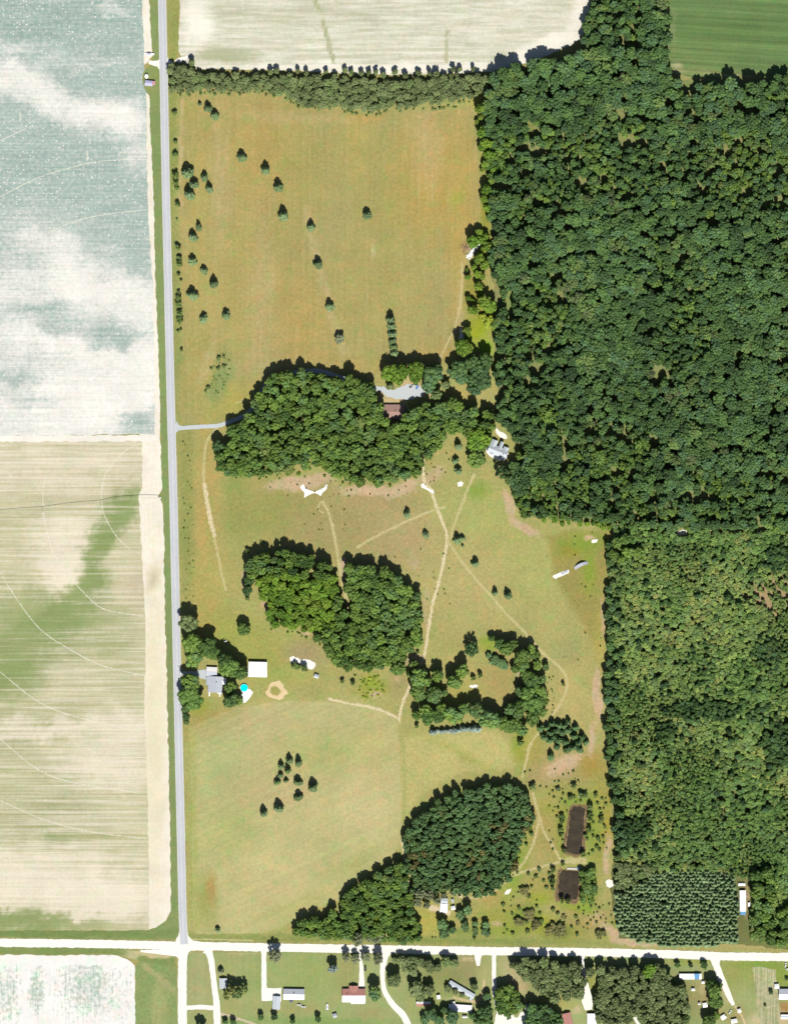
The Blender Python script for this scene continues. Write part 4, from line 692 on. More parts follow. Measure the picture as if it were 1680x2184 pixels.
def stand(pts, nmax, name, kind, mat, label, cat, group, hfun, stuff_name=None, stuff_label=None, zones=None):
    # the nmax broadest crowns are trees of their own, the rest of the wood one mass
    pts = sorted(pts, key=lambda p: -p[2])
    vis = [p for p in pts if abs(p[0]) < 404 and abs(p[1]) < 524]; rest_out = [p for p in pts if not (abs(p[0]) < 404 and abs(p[1]) < 524)]
    for (x, y, r) in vis[:nmax]:
        lb, gp_ = label, group
        if zones:
            dx_, dy_ = x / S + 840, 1092 - y / S; ph = zones[-1]; bd = 1.0
            for (zx, zy, za, zb, zp) in zones[:-1]:
                d_ = math.hypot((dx_ - zx) / za, (dy_ - zy) / zb)
                if d_ < bd: bd = d_; ph = zp
            lb = label + ' ' + ph; gp_ = group + ', ' + ph
        tree(name, x, y, r, hfun(r), kind, mat, lb, cat, gp_)
    rest = vis[nmax:] + rest_out
    if not rest or not stuff_name: return
    src = PLACED[(kind, mat)]; keys = sorted(src)
    me = bpy.data.meshes.new(stuff_name); me.from_pydata([(x, y, 0) for x, y, r in rest], [], [])
    n = len(rest)
    me.attributes.new('pick', 'INT', 'POINT').data.foreach_set('value', np.array([rng.randrange(len(keys)) for _ in rest], np.int32))
    me.attributes.new('turn', 'FLOAT_VECTOR', 'POINT').data.foreach_set('vector', np.array([(0, 0, rng.uniform(0, 6.28)) for _ in rest], np.float32).ravel())
    me.attributes.new('size', 'FLOAT_VECTOR', 'POINT').data.foreach_set('vector', np.array([(r, r, hfun(r)) for _, _, r in rest], np.float32).ravel())
    o = mesh_obj(stuff_name, me); tag(o, stuff_label, 'wood', kind='stuff')
    ng = bpy.data.node_groups.new(stuff_name, 'GeometryNodeTree')
    ng.interface.new_socket('Geometry', in_out='INPUT', socket_type='NodeSocketGeometry'); ng.interface.new_socket('Geometry', in_out='OUTPUT', socket_type='NodeSocketGeometry')
    gi = ng.nodes.new('NodeGroupInput'); go = ng.nodes.new('NodeGroupOutput'); jn = ng.nodes.new('GeometryNodeJoinGeometry')
    def named(nm, ty):
        a = ng.nodes.new('GeometryNodeInputNamedAttribute'); a.data_type = ty; a.inputs['Name'].default_value = nm; return a.outputs['Attribute']
    pk, tn, sz = named('pick', 'INT'), named('turn', 'FLOAT_VECTOR'), named('size', 'FLOAT_VECTOR')
    for q, key in enumerate(keys):
        cmp_ = ng.nodes.new('FunctionNodeCompare'); cmp_.data_type = 'INT'; cmp_.operation = 'EQUAL'
        ng.links.new(pk, cmp_.inputs[2]); cmp_.inputs[3].default_value = q
        for ob in src[key]:
            oi = ng.nodes.new('GeometryNodeObjectInfo'); oi.transform_space = 'ORIGINAL'; oi.inputs['Object'].default_value = ob; oi.inputs['As Instance'].default_value = True
            ip = ng.nodes.new('GeometryNodeInstanceOnPoints')
            ng.links.new(gi.outputs[0], ip.inputs['Points']); ng.links.new(cmp_.outputs[0], ip.inputs['Selection']); ng.links.new(oi.outputs['Geometry'], ip.inputs['Instance'])
            ng.links.new(tn, ip.inputs['Rotation']); ng.links.new(sz, ip.inputs['Scale']); ng.links.new(ip.outputs[0], jn.inputs[0])
    ng.links.new(jn.outputs[0], go.inputs[0])
    md = o.modifiers.new('wood', 'NODES'); md.node_group = ng

ZF = [(1340, 60, 120, 110, 'between pale field and green crop'), (1560, 250, 170, 110, 'just below the green crop field'), (1100, 290, 110, 170, 'beside the upper hayfield'), (1120, 620, 110, 170, 'behind the white rubble heap'), (1130, 960, 110, 150, 'behind the angular pale house'),
      (1372, 500, 120, 100, 'round the sandy clearing'), (1480, 1090, 240, 70, 'above the sandy ride'), 'in the deep interior']
ZY = [(1320, 1450, 44, 320, 'along the pasture edge'), (1480, 1170, 240, 60, 'below the sandy ride'), (1430, 1810, 170, 70, 'above the pine plantation'), (1640, 1280, 90, 80, 'round the thin bare patches'), (1600, 1880, 110, 110, 'near the long white mobile home'), (1541, 1700, 50, 120, 'beside the narrow sandy line'), 'in the middle']
ZG = [(836, 880, 70, 60, 'close by the house'), (510, 940, 80, 80, 'at the west tip by the driveway'), (650, 820, 110, 50, 'on the north rim by the drive'), (1000, 900, 80, 60, 'at the east end'), (660, 985, 130, 40, 'above the white sand hollow'), 'in the middle']
ZP = [(1440, 2010, 140, 26, 'along the gravel road'), (1565, 1940, 30, 80, 'beside the long white mobile home'), (1320, 1945, 34, 60, 'beside the open pasture'), (1450, 1868, 130, 24, 'on the shaded north edge'), 'in the middle']
ZO = [(1110, 1740, 60, 70, 'by the track fork'), (940, 1890, 90, 36, 'by the small cabin'), (1000, 1690, 100, 40, 'on the shaded north rim'), (880, 1800, 40, 70, 'on the west side by the green track'), 'in the middle']
# the big mixed wood in the north-east
holesF = [(1372, 500, 22, 12, 25), (1128, 262, 7, 40, 3), (1250, 868, 9, 44, -35), (1205, 480, 22, 6, 25), (1296, 490, 5, 26, 10), (1085, 660, 9, 50, 0), (1480, 500, 4, 26, 0), (1660, 660, 8, 40, -15), (1640, 690, 14, 8, 0), (1480, 970, 5, 40, 0), (1080, 950, 24, 24, 0), (1068, 927, 16, 12, 0), (1190, 1075, 5, 30, 0), (1538, 240, 7, 12, 0), (1452, 1132, 16, 8, 0), (1560, 1128, 12, 4, 0), (1625, 1122, 16, 7, 0), (1690, 1126, 14, 8, 0), (1400, 1128, 12, 3, 0), (1645, 870, 8, 22, -25), (1195, 560, 4, 30, 20), (1400, 640, 5, 22, 10), (1125, 1092, 8, 5, 0)]
gr_ = random.Random(19)
for _ in range(310):
    holesF.append((gr_.uniform(1040, 1690), gr_.uniform(10, 1110), gr_.uniform(8, 20), gr_.uniform(6, 13), gr_.uniform(-40, 40)))
big = scatter(forestD, 2.2, 7.6, 0.51, 30000, 41, holesF, zone=0.014)
oaks = []; mid = []; low_f = []
for p in big:
    bright_here = fnoise(np.array([p[0] * .02 + 11]), np.array([p[1] * .02 + 3]))[0]
    if p[2] > 4.8: oaks.append(p)
    elif bright_here > 0.55 and gr_.random() < 0.75 or gr_.random() < 0.12: low_f.append(p)
    else: mid.append(p)
stand(oaks, 300, 'oak_tree', 'oak', 'forest', 'broad dark oak crown of the mixed wood', 'tree', 'broad oaks of the mixed wood', lambda r: 8 + r * 1.35 + rng.uniform(-3.5, 3.5), 'oak_canopy', 'closed canopy of broad oak crowns filling the large mixed wood', ZF)
stand(mid, 150, 'forest_tree', 'broad', 'forest', 'smaller dark crown among oaks of the mixed wood', 'tree', 'smaller broadleaf trees of the mixed wood', lambda r: 6 + r * 1.9 + rng.uniform(-3, 3), 'broadleaf_canopy', 'smaller broadleaf trees filling gaps in the mixed wood', ZF)
stand(low_f, 120, 'understorey_tree', 'light', 'grove', 'light green low tree of the mixed wood', 'tree', 'light green trees of the mixed wood', lambda r: 4 + r * 1.6 + rng.uniform(-2, 2), 'understorey', 'light green lower trees filling openings of the mixed wood', ZF)
# young yellow-green wood in the east
holesY = [(1541, 1700, 3, 110, 0), (1590, 1920, 12, 42, 0), (1390, 1865, 12, 7, 0), (1570, 1215, 10, 5, 30)]
for _ in range(150):
    holesY.append((gr_.uniform(1310, 1690), gr_.uniform(1160, 1850), gr_.uniform(4, 10), gr_.uniform(3, 7), gr_.uniform(-60, 60)))
holesY += [(1640 + gr_.uniform(-60, 60), 1270 + gr_.uniform(-45, 45), gr_.uniform(5, 12), gr_.uniform(3, 7), gr_.uniform(-60, 60)) for _ in range(44)]
youngD2 = youngD[:10] + [(1606, 1880), (1576, 1868), (1480, 1858), (1400, 1860), (1330, 1846)] + youngD[15:]
yw = scatter(youngD2, 1.2, 3.3, 0.58, 60000, 43, holesY, zone=0.02)
yw = [p for p in yw if not in_poly(np.array([p[0]]), np.array([p[1]]), [W(*q) for q in pineD])[0]]
dz = [(1636, 1392, 30, 34), (1490, 1515, 80, 20), (1660, 1590, 34, 50), (1420, 1560, 24, 22), (1660, 1190, 34, 24), (1350, 1770, 34, 30)]
def in_dz(p):
    dx_, dy_ = p[0] / S + 840, 1092 - p[1] / S
    return any(((dx_ - a) / c_) ** 2 + ((dy_ - b_) / d_) ** 2 < 1 + gr_.uniform(-.5, .5) for a, b_, c_, d_ in dz)
yd = [p for p in yw if in_dz(p) or gr_.random() < 0.06]; ysel = set(yd); yg = [p for p in yw if p not in ysel and fnoise(np.array([p[0] * .025]), np.array([p[1] * .025 + 50]))[0] + gr_.uniform(-.12, .12) > 0.52]; ysel |= set(yg)
yy_ = [p for p in yw if p not in ysel]
stand(yy_, 200, 'young_tree', 'light', 'young', 'yellow-green young tree of the eastern regrowth wood', 'tree', 'young trees of the eastern wood', lambda r: 2.4 + r * 1.3 + rng.uniform(-1, 1.2), 'young_wood', 'dense speckled yellow-green regrowth wood of small young trees', ZY)
stand(yg, 100, 'regrowth_tree', 'broad', 'regrowth', 'fresh mid-green tree of the eastern regrowth wood', 'tree', 'mid-green trees of the eastern wood', lambda r: 2.8 + r * 1.5 + rng.uniform(-1, 1.4), 'regrowth_wood', 'fresh mid-green part of the eastern regrowth wood', ZY)
stand(yd, 80, 'thicket_tree', 'broad', 'forest', 'dark taller tree of the eastern regrowth wood', 'tree', 'dark trees of the eastern wood', lambda r: 4.5 + r * 1.8 + rng.uniform(-1, 2), 'dark_thicket', 'dark green thickets within the eastern regrowth wood', ZY)
edgeY = scatter([(1294, 1160), (1312, 1150), (1318, 1300), (1312, 1450), (1316, 1600), (1322, 1700), (1330, 1830), (1312, 1830), (1300, 1650), (1288, 1600), (1292, 1450), (1290, 1300)], 3.0, 5.0, 0.75, 400, 44)
stand(edgeY, 60, 'edge_tree', 'broad', 'forest', 'dark tree in the edge row where the eastern wood meets the grassland', 'tree', 'edge trees of the eastern wood', lambda r: 6 + r * 1.4)
tallY = scatter([(1310, 1150), (1345, 1145), (1360, 1180), (1330, 1200), (1305, 1195)], 4, 6, 0.7, 60, 45) + scatter([(1610, 1960), (1680, 1930), (1720, 1960), (1720, 2015), (1620, 2006)], 3.6, 6, 0.7, 200, 46) + scatter([(1605, 1860), (1640, 1850), (1640, 1960), (1606, 1960)], 3.6, 6, 0.7, 120, 47)
stand(tallY, 60, 'broadleaf_tree', 'broad', 'grove', 'tall broadleaf rising above the low yellow-green eastern wood', 'tree', 'tall trees over the eastern wood', lambda r: 8 + r * 1.3)
cornerT = scatter([(1312, 1845), (1395, 1848), (1385, 1862), (1350, 1884), (1334, 1892), (1316, 1890)], 2.2, 4.6, .66, 260, 144)
stand(cornerT, 40, 'corner_tree', 'light', 'hedge', 'pale green tree in the corner between the pine plantation and the eastern wood', 'tree', 'corner trees west of the plantation', lambda r: 4 + r * 1.2)
southT = scatter([(1140, 1104), (1200, 1106), (1300, 1112), (1300, 1128), (1260, 1124), (1190, 1118)], 1.6, 3.4, .8, 160, 145)
stand(southT, 60, 'margin_tree', 'light', 'bright', 'bright small tree on the ragged south margin of the mixed wood above the pasture', 'tree', 'margin trees south of the mixed wood', lambda r: 2.5 + r * 1.2)
rideT = scatter([(1310, 1118), (1720, 1118), (1720, 1150), (1310, 1156)], 1.6, 3.6, .72, 900, 146, [(1452, 1135, 15, 7, 0), (1625, 1128, 14, 8, 0), (1690, 1130, 16, 7, 0), (1560, 1134, 12, 4, 0), (1380, 1134, 12, 3, 0)])
stand(rideT, 130, 'ride_tree', 'light', 'regrowth', 'small pale tree along the sandy ride between the mixed wood and the eastern wood', 'tree', 'trees along the sandy ride', lambda r: 3 + r * 1.3)
# pine plantation, planted in rows
pp = []; poly_p = [W(*q) for q in pineD]; x0, y0 = W(1300, 1850)
for i in range(66):
    for j in range(56):
        x = x0 + i * 3.5 + (j % 2) * 1.7 + rng.uniform(-1.2, 1.2); y = y0 - j * 3.4 + rng.uniform(-.8, .8)
        if in_poly(np.array([x]), np.array([y]), poly_p)[0] and rng.random() > 0.03: pp.append((x, y, rng.uniform(2.5, 3.9)))
stand(pp, 300, 'pine_tree', 'pine', 'pine', 'pale green plantation pine in close rows,', 'tree', 'pines of the plantation', lambda r: 9.0 + rng.uniform(-2.0, 2.0), 'pine_plantation', 'rest of the pale green pine plantation in close rows', ZP)
# hedgerow along the north edge of the hayfield
hedge = [(364, 150), (390, 147), (420, 160), (500, 163), (600, 166), (700, 170), (840, 176), (960, 168), (1045, 165), (1030, 198), (1000, 210), (960, 214), (900, 222), (780, 234), (700, 228), (640, 222), (610, 202), (560, 192), (430, 192), (368, 196)]
hp = scatter(hedge, 1.8, 4.4, 0.62, 5000, 48, [(1000, 190, 12, 5, -30)], power=1.3)
stand(hp, 300, 'hedgerow_tree', 'broad', 'hedge', 'grey-green small tree in the overgrown hedgerow north of the hayfield', 'tree', 'hedgerow trees north of the hayfield', lambda r: 3.6 + r * 1.3 + rng.uniform(-.8, .8), 'hedgerow_thicket', 'low thicket filling the hedgerow north of the hayfield')
ht = scatter([(366, 140), (412, 136), (414, 156), (366, 156)], 2.6, 3.6, .7, 60, 49) + scatter([(560, 150), (880, 152), (960, 146), (1030, 150), (1030, 164), (960, 166), (880, 168), (560, 164)], 2.0, 3.2, 1.1, 130, 50)
stand(ht, 60, 'hedgerow_tree', 'light', 'hedge', 'taller tree standing up on the north side of the hedgerow by the pale field', 'tree', 'taller hedgerow trees', lambda r: 8.5 + rng.uniform(-1.5, 2.0))
hs = scatter([(372, 190), (430, 192), (560, 194), (610, 204), (640, 226), (720, 230), (780, 242), (840, 234), (960, 222), (1000, 214), (1000, 222), (960, 232), (840, 240), (782, 250), (720, 236), (630, 230), (600, 210), (560, 202), (430, 203), (374, 206)], 1.0, 1.9, .8, 900, 51)
stand(hs, 80, 'shrub', 'shrub', 'shrub', 'bright green shrub on the sunny south skirt of the hedgerow', 'shrub', 'shrubs along the south skirt of the hedgerow', lambda r: r * 1.3)
# grove round the brown-roofed house
nwg = [(478, 1004), (470, 975), (490, 915), (520, 905), (540, 868), (556, 832), (582, 804), (640, 788), (684, 804), (750, 812), (800, 824), (806, 862), (812, 872), (820, 893), (838, 903), (864, 900), (872, 870), (900, 866), (930, 866), (955, 858), (1000, 868), (1045, 880), (1056, 905), (1042, 935), (1030, 960), (1010, 965), (998, 945), (985, 922), (955, 930), (938, 955), (905, 980), (890, 1008), (850, 1022), (775, 1030), (735, 1022), (695, 990), (640, 995), (560, 1012), (500, 1010)]
gp = scatter(nwg, 3.0, 6.2, 0.60, 4200, 52, [(766, 1010, 4, 24, 0)], power=1.2)
stand(gp, 170, 'grove_tree', 'broad', 'grove', 'leafy tree in the grove round the brown-roofed house', 'tree', 'trees of the grove round the brown-roofed house', lambda r: 11 + r * 1.1 + rng.uniform(-2, 2), 'grove_canopy', 'smaller crowns filling the grove by the brown-roofed house', ZG)
trees_at([(640, 1160, 75), (700, 1200, 70), (740, 1140, 60), (860, 1150, 75), (840, 1210, 55)], 672, 504, .25, 'broadleaf_tree', 'broad', 'bright', 'bright green tree on the north side of the gravel yard', 'tree', 'bright trees north of the gravel yard')
trees_at([(990, 1190, 85), (970, 1270, 65), (1030, 1140, 50), (1210, 1150, 85), (1250, 1210, 60), (1340, 1100, 70), (1400, 1160, 75), (1420, 1240, 80), (1360, 1310, 60), (1460, 1060, 60), (1350, 1220, 55)], 672, 504, .25, 'broadleaf_tree', 'broad', 'forest', 'dark tree in the belt joining the gravel yard to the mixed wood', 'tree', 'dark trees between the gravel yard and the mixed wood')
trees_at([(640, 1285, 34), (1110, 1270, 40), (1030, 1360, 46)], 672, 504, .25, 'broadleaf_tree', 'light', 'hedge', 'small blue-green tree beside the gravel yard', 'tree', 'small blue-green trees at the gravel yard')
trees_at([(1240, 950, 70), (1300, 960, 45), (1215, 905, 28), (1290, 800, 36), (1300, 850, 26)], 672, 504, .25, 'broadleaf_tree', 'broad', 'bright', 'bushy tree beside the sand patch at the east edge of the hayfield', 'tree', 'bushy trees by the sand patch on the hayfield edge')
trees_at([(1350, 640, 45), (1440, 560, 60), (1480, 600, 60), (1455, 100, 45), (1400, 200, 45), (1440, 250, 40), (1390, 430, 40), (1380, 330, 36), (1300, 350, 28), (1360, 270, 30), (1420, 350, 30), (1300, 530, 24), (1340, 550, 20), (1290, 290, 16), (1400, 510, 26), (1350, 50, 55), (1420, 40, 40)], 672, 504, .25, 'broadleaf_tree', 'broad', 'bright', 'bright bushy tree in the scrub strip below the white rubble heap', 'tree', 'scrub trees below the rubble heap')
trees_at([(1490, 740, 60), (1430, 700, 40), (1530, 770, 45)], 672, 504, .25, 'broadleaf_tree', 'light', 'lime', 'lime-yellow leafy tree at the east edge of the hayfield', 'tree', 'lime-yellow trees on the hayfield edge', hk=0.5)
trees_at([(1400, 430, 45), (1380, 540, 22), (1410, 500, 26), (1390, 590, 18), (1420, 640, 45), (1460, 720, 50), (1420, 760, 40), (1480, 830, 50), (1415, 945, 18), (1440, 900, 30), (1520, 960, 35), (1450, 1120, 45), (1440, 1200, 40), (1470, 1280, 40), (1400, 1480, 35), (1440, 1520, 40)], 672, 126, .25, 'broadleaf_tree', 'broad', 'bright', 'green edge tree where the hayfield meets the mixed wood, above the rubble heap', 'tree', 'edge trees between the hayfield and the mixed wood')
trees_at([(185, 950, 50), (190, 1010, 42)], 420, 714, .25, 'broadleaf_tree', 'broad', 'forest', 'dark tree set apart off the west tip of the grove by the driveway', 'tree', 'pair of trees off the west tip of the grove')
trees_at([(715, 955, 38)], 798, 714, .25, 'evergreen_tree', 'cedar', 'cedar', 'evergreen in the tan notch of the grove, first of three toward the round tree', 'tree', None)
trees_at([(690, 1075, 32), (713, 1160, 36)], 798, 714, .25, 'evergreen_tree', 'cedar', 'cedar', 'one of two touching evergreens west of the round tree by the white house', 'tree', 'touching evergreens near the white house')
trees_at([(865, 1065, 80)], 798, 714, .25, 'broadleaf_tree', 'oak', 'grove', 'large round dark green tree just west of the white-roofed angular house', 'tree', None, 0.7)
trees_at([(880, 920, 80), (940, 900, 60), (820, 860, 60), (900, 840, 60)], 798, 714, .25, 'broadleaf_tree', 'broad', 'bright', 'bright leafy tree between the big round tree and the grove', 'tree', 'leafy trees above the big round tree')
trees_at([(1080, 1180, 62)], 798, 714, .25, 'broadleaf_tree', 'sparse', 'forest', 'thin-leaved dark tree just south of the white-roofed angular house', 'tree', None)
# evergreens standing in the hayfield
CED = dict(name='evergreen_tree', kind='cedar', mat='cedar', cat='tree')
def ced(lst, ox, oy, label, group, **k): trees_at(lst, ox, oy, .25, CED['name'], CED['kind'], k.pop('mat', 'cedar'), label, 'tree', group, rk=1.06, **k)
ced([(530, 890, 17)], 294, 0, 'small slim evergreen at the top corner of the hayfield, left of two touching ones', None)
ced([(600, 930, 38), (658, 990, 38)], 294, 0, 'one of two touching evergreens in the top corner of the hayfield', 'touching pair of evergreens in the hayfield corner')
ced([(892, 1345, 45), (1090, 1455, 42), (1200, 1600, 45)], 294, 0, 'lone evergreen in the upper diagonal line across the hayfield', 'upper diagonal line of evergreens')
ced([(430, 1475, 50), (570, 1515, 37), (480, 1575, 38), (612, 1615, 38), (445, 1665, 50)], 294, 0, 'evergreen in the cluster of five near the road in the hayfield', 'cluster of five evergreens near the road')
ced([(1243, 335, 46), (1480, 430, 36)], 294, 378, 'ragged evergreen in the middle of the hayfield, on the diagonal line', 'ragged evergreens mid hayfield')
ced([(525, 430, 33), (473, 520, 37), (470, 720, 38), (568, 800, 33), (650, 915, 40), (470, 1010, 48), (563, 1210, 38), (757, 1180, 37)], 294, 378, 'evergreen in the loose lower group scattered by the roadside in the hayfield', 'loose lower group of roadside evergreens')
ced([(1540, 745, 40), (1640, 1105, 42)], 294, 378, 'lone evergreen in the lower diagonal line above the grove in the hayfield', 'lower diagonal line of evergreens')
ced([(443, 1335, 38)], 672, 126, 'solitary evergreen standing farthest east in the open hayfield', None)
trees_at([(210, 875, 43)], 672, 504, .25, 'broadleaf_tree', 'light', 'grey', 'pale grey-green round tree alone in the lower hayfield', 'tree', None, 0.8)
ced([(640, 712, 40), (650, 772, 38), (655, 835, 38), (660, 895, 36), (668, 950, 38), (675, 1000, 38)], 672, 504, 'evergreen in the straight row running up from the gravel yard into the hayfield', 'row of evergreens above the gravel yard')
ced([(280, 1532, 34)], 798, 714, 'lone evergreen on the tan meadow left of the sandy track', None)
ced([(775, 195, 31)], 714, 1092, 'lone evergreen just left of the track junction on the meadow', None)
ced([(1045, 245, 42), (1090, 225, 24), (1088, 290, 14)], 714, 1092, 'evergreen in the ragged clump right of the track junction', 'ragged clump at the track junction')
ced([(1195, 437, 34)], 714, 1092, 'lone evergreen on the pale meadow right of the diagonal track', None)
ced([(1363, 688, 28), (1478, 712, 38)], 714, 1092, 'one of two evergreens side by side above the diagonal track', 'pair of evergreens above the diagonal track')
ced([(1205, 465, 35), (1125, 438, 33), (1055, 490, 29), (1112, 525, 32), (1050, 565, 26), (1020, 625, 30), (1098, 612, 22), (1200, 625, 36)], 336, 1512, 'evergreen in the tight cluster on the south meadow', 'tight cluster of evergreens on the south meadow')
ced([(1330, 668, 44), (1203, 755, 38), (1035, 845, 40), (905, 888, 36)], 336, 1512, 'evergreen standing apart below the tight cluster on the south meadow', 'evergreens apart below the cluster')
trees_at([(575, 335, 42)], 378, 1932, .15, 'evergreen_tree', 'cedar', 'cedar', 'small evergreen alone near the road junction corner', 'tree', None)
# roadside shrubs, hayfield side
RS = [(317, 968, 22), (323, 1213, 18), (325, 1325, 24), (325, 1500, 30), (330, 1560, 28), (330, 1605, 20)]
trees_at(RS, 294, 0, .25, 'shrub', 'shrub', 'shrub', 'round shrub in the upper roadside fringe of the hayfield', 'shrub', 'shrubs on the upper roadside fringe', 1.4, 1.1)
trees_at([(340, 233, 25), (345, 602, 25), (355, 690, 22), (358, 740, 28), (350, 830, 15), (370, 880, 12), (350, 985, 18), (350, 1033, 25), (355, 1088, 28), (360, 1165, 30), (360, 1223, 32), (370, 1300, 12), (345, 1315, 12), (335, 358, 9), (375, 1475, 15)], 294, 378, .25, 'shrub', 'shrub', 'shrub', 'shrub in the lower roadside fringe of the hayfield', 'shrub', 'shrubs on the lower roadside fringe', 1.3, 1.1)
trees_at([(690, 1548, 22), (735, 1533, 16), (630, 1630, 12), (690, 1632, 20), (735, 1613, 18), (600, 1800, 20), (580, 1830, 14)], 294, 378, .25, 'shrub', 'shrub', 'shrub', 'small shrub in the green hollow at the foot of the hayfield', 'shrub', 'shrubs in the green hollow')
# big trees round the farmhouse by the road
trees_at([(280, 935, 76)], 336, 1092, .25, 'broadleaf_tree', 'light', 'hedge', 'pale feathery tree at the roadside north of the farmhouse trees', 'tree', None)
trees_at([(743, 1005, 60)], 336, 1092, .25, 'broadleaf_tree', 'oak', 'grove', 'single dark oak on the lawn north of the white barn', 'tree', None, 0.9)
trees_at([(305, 1120, 88), (430, 1150, 80), (310, 1240, 80), (480, 1210, 60), (580, 1260, 66), (640, 1310, 80), (700, 1370, 76), (590, 1350, 56), (290, 1440, 76), (280, 1540, 86), (320, 1610, 80), (635, 1500, 56), (630, 1590, 66), (690, 1600, 44)], 336, 1092, .25, 'broadleaf_tree', 'broad', 'grove', 'large shade tree crowding the farmhouse between the road and the pool', 'tree', 'shade trees round the farmhouse', 0.85)
trees_at([(250, 1670, 40), (250, 1740, 34), (248, 1790, 26)], 336, 1092, .25, 'broadleaf_tree', 'broad', 'forest', 'narrow dark roadside tree at the foot of the farmhouse trees', 'tree', 'narrow roadside trees below the farmhouse')
trees_at([(768, 332, 22), (903, 270, 14), (768, 738, 22), (880, 250, 8)], 336, 1092, .25, 'shrub', 'shrub', 'shrub', 'small bush on the west margin of the two-part central grove', 'shrub', 'bushes at the west margin of the central grove', 1.5)
trees_at([(1170, 1312, 32), (1255, 1330, 35), (1200, 1325, 24)], 336, 1092, .25, 'shrub', 'shrub', 'shrub', 'bush growing on the pale dirt mound', 'shrub', 'bushes on the dirt mound', 1.2)
trees_at([(1575, 1445, 20), (1665, 1462, 22)], 336, 1092, .25, 'shrub', 'shrub', 'shrub', 'one of two round bushes on the mown patch south of the central grove', 'shrub', 'pair of round bushes', 1.5)
# central grove, two halves with a track between
cg1 = [(526, 1210), (548, 1190), (575, 1182), (606, 1182), (640, 1180), (680, 1192), (706, 1206), (712, 1226), (724, 1240), (730, 1290), (742, 1330), (760, 1340), (770, 1420), (740, 1430), (705, 1400), (684, 1368), (664, 1346), (640, 1342), (600, 1338), (578, 1332), (572, 1300), (556, 1272), (548, 1230), (530, 1240)]
cg2 = [(732, 1218), (745, 1206), (780, 1212), (830, 1214), (850, 1236), (885, 1262), (896, 1295), (898, 1360), (872, 1392), (846, 1410), (800, 1420), (762, 1425), (752, 1340), (742, 1290)]
g1 = scatter(cg1, 3.0, 5.6, 0.60, 1500, 53, [(574, 1225, 12, 3, 20), (731, 1258, 12, 66, -14), (600, 1232, 26, 5, 14), (670, 1240, 20, 4, 10)])
topl = [p for p in g1 if (1092 - p[1] / S) < 1228]; low = [p for p in g1 if (1092 - p[1] / S) >= 1228]
bright = [p for p in low if (840 + p[0] / S) < 715 and (1092 - p[1] / S) < 1345]; dark = [p for p in low if p not in bright]
stand(bright, 120, 'grove_tree', 'broad', 'bright', 'bright yellow-green tree in the west half of the central grove', 'tree', 'bright trees of the central grove', lambda r: 7.5 + r * 0.9)
g2 = scatter(cg2, 3.4, 6.4, 0.60, 1500, 54, [(731, 1258, 14, 68, -14)])
stand(g2 + dark, 160, 'grove_tree', 'broad', 'grove', 'dark green tree in the southern and eastern part of the central grove', 'tree', 'dark trees of the central grove', lambda r: 10 + r * 1.1)
stand(topl, 60, 'rim_tree', 'oak', 'grove', 'tall tree along the north rim of the west half of the central grove', 'tree', 'rim trees of the central grove', lambda r: 12 + r * 1.0)
trees_at([(800, 480, 42), (780, 590, 46), (770, 660, 44)], 336, 1092, .25, 'broadleaf_tree', 'broad', 'forest', 'dark tree set off the west side of the central grove', 'tree', 'dark trees off the west side of the central grove')
trees_at([(545, 1325, 66)], 714, 1092, .25, 'broadleaf_tree', 'oak', 'grove', 'round dark tree protruding from the south edge of the central grove', 'tree', None, 0.75)
# horseshoe of trees round the tan clearing
H0 = (840, 1327.2, .21)
trees_at([(790, 270, 78)], *H0, 'broadleaf_tree', 'sparse', 'forest', 'thin see-through tree at the open mouth of the horseshoe of trees', 'tree', None, 0.8)
trees_at([(690, 480, 62), (600, 600, 65), (450, 530, 55), (250, 560, 85), (200, 430, 40), (160, 520, 30), (250, 705, 75), (410, 720, 78), (520, 710, 32), (330, 600, 50)], *H0, 'broadleaf_tree', 'broad', 'grove', 'dark tree in the west arm of the horseshoe of trees', 'tree', 'trees of the west arm of the horseshoe', rk=1.16)
trees_at([(800, 572, 28), (870, 540, 30), (750, 515, 20), (240, 303, 18)], *H0, 'shrub', 'shrub', 'shrub', 'bush near the bare sandy spot inside the horseshoe of trees', 'shrub', 'bushes inside the horseshoe', 1.5)
trees_at([(330, 890, 60), (220, 935, 42), (350, 960, 66), (450, 940, 66), (590, 940, 82), (700, 880, 56), (830, 890, 66), (970, 980, 90), (480, 870, 50)], *H0, 'broadleaf_tree', 'broad', 'grove', 'tree in the bottom row of the horseshoe, just above the pale spruce hedge', 'tree', 'trees of the bottom row of the horseshoe', rk=1.16)
trees_at([(390 + i * 52 + rng.uniform(-8, 8), 1106 - i * 3.4 + rng.uniform(-8, 8), rng.uniform(28, 44)) for i in range(10)], *H0, 'spruce_tree', 'cedar', 'spruce', 'pale blue spruce in the straight hedge below the horseshoe of trees', 'tree', 'blue spruce hedge', 0.9)
trees_at([(990, 165, 30), (1070, 210, 50), (1150, 270, 60), (1200, 220, 46), (1300, 360, 82), (1310, 430, 66), (1380, 270, 45), (1430, 340, 40), (1450, 425, 45), (1535, 455, 32), (1230, 475, 38), (1350, 540, 58), (1390, 590, 76), (1500, 570, 40), (1280, 700, 48), (1350, 730, 76), (1480, 700, 66), (1400, 830, 96), (1300, 840, 66), (1250, 890, 66), (1180, 880, 56), (1500, 800, 50), (1500, 920, 40), (1400, 960, 70), (1110, 1010, 60), (1180, 1060, 62), (1240, 1020, 56), (1280, 1085, 56)], *H0, 'broadleaf_tree', 'broad', 'grove', 'tree in the long east arm of the horseshoe beside the curved track', 'tree', 'trees of the east arm of the horseshoe', 0.9, 1.14)
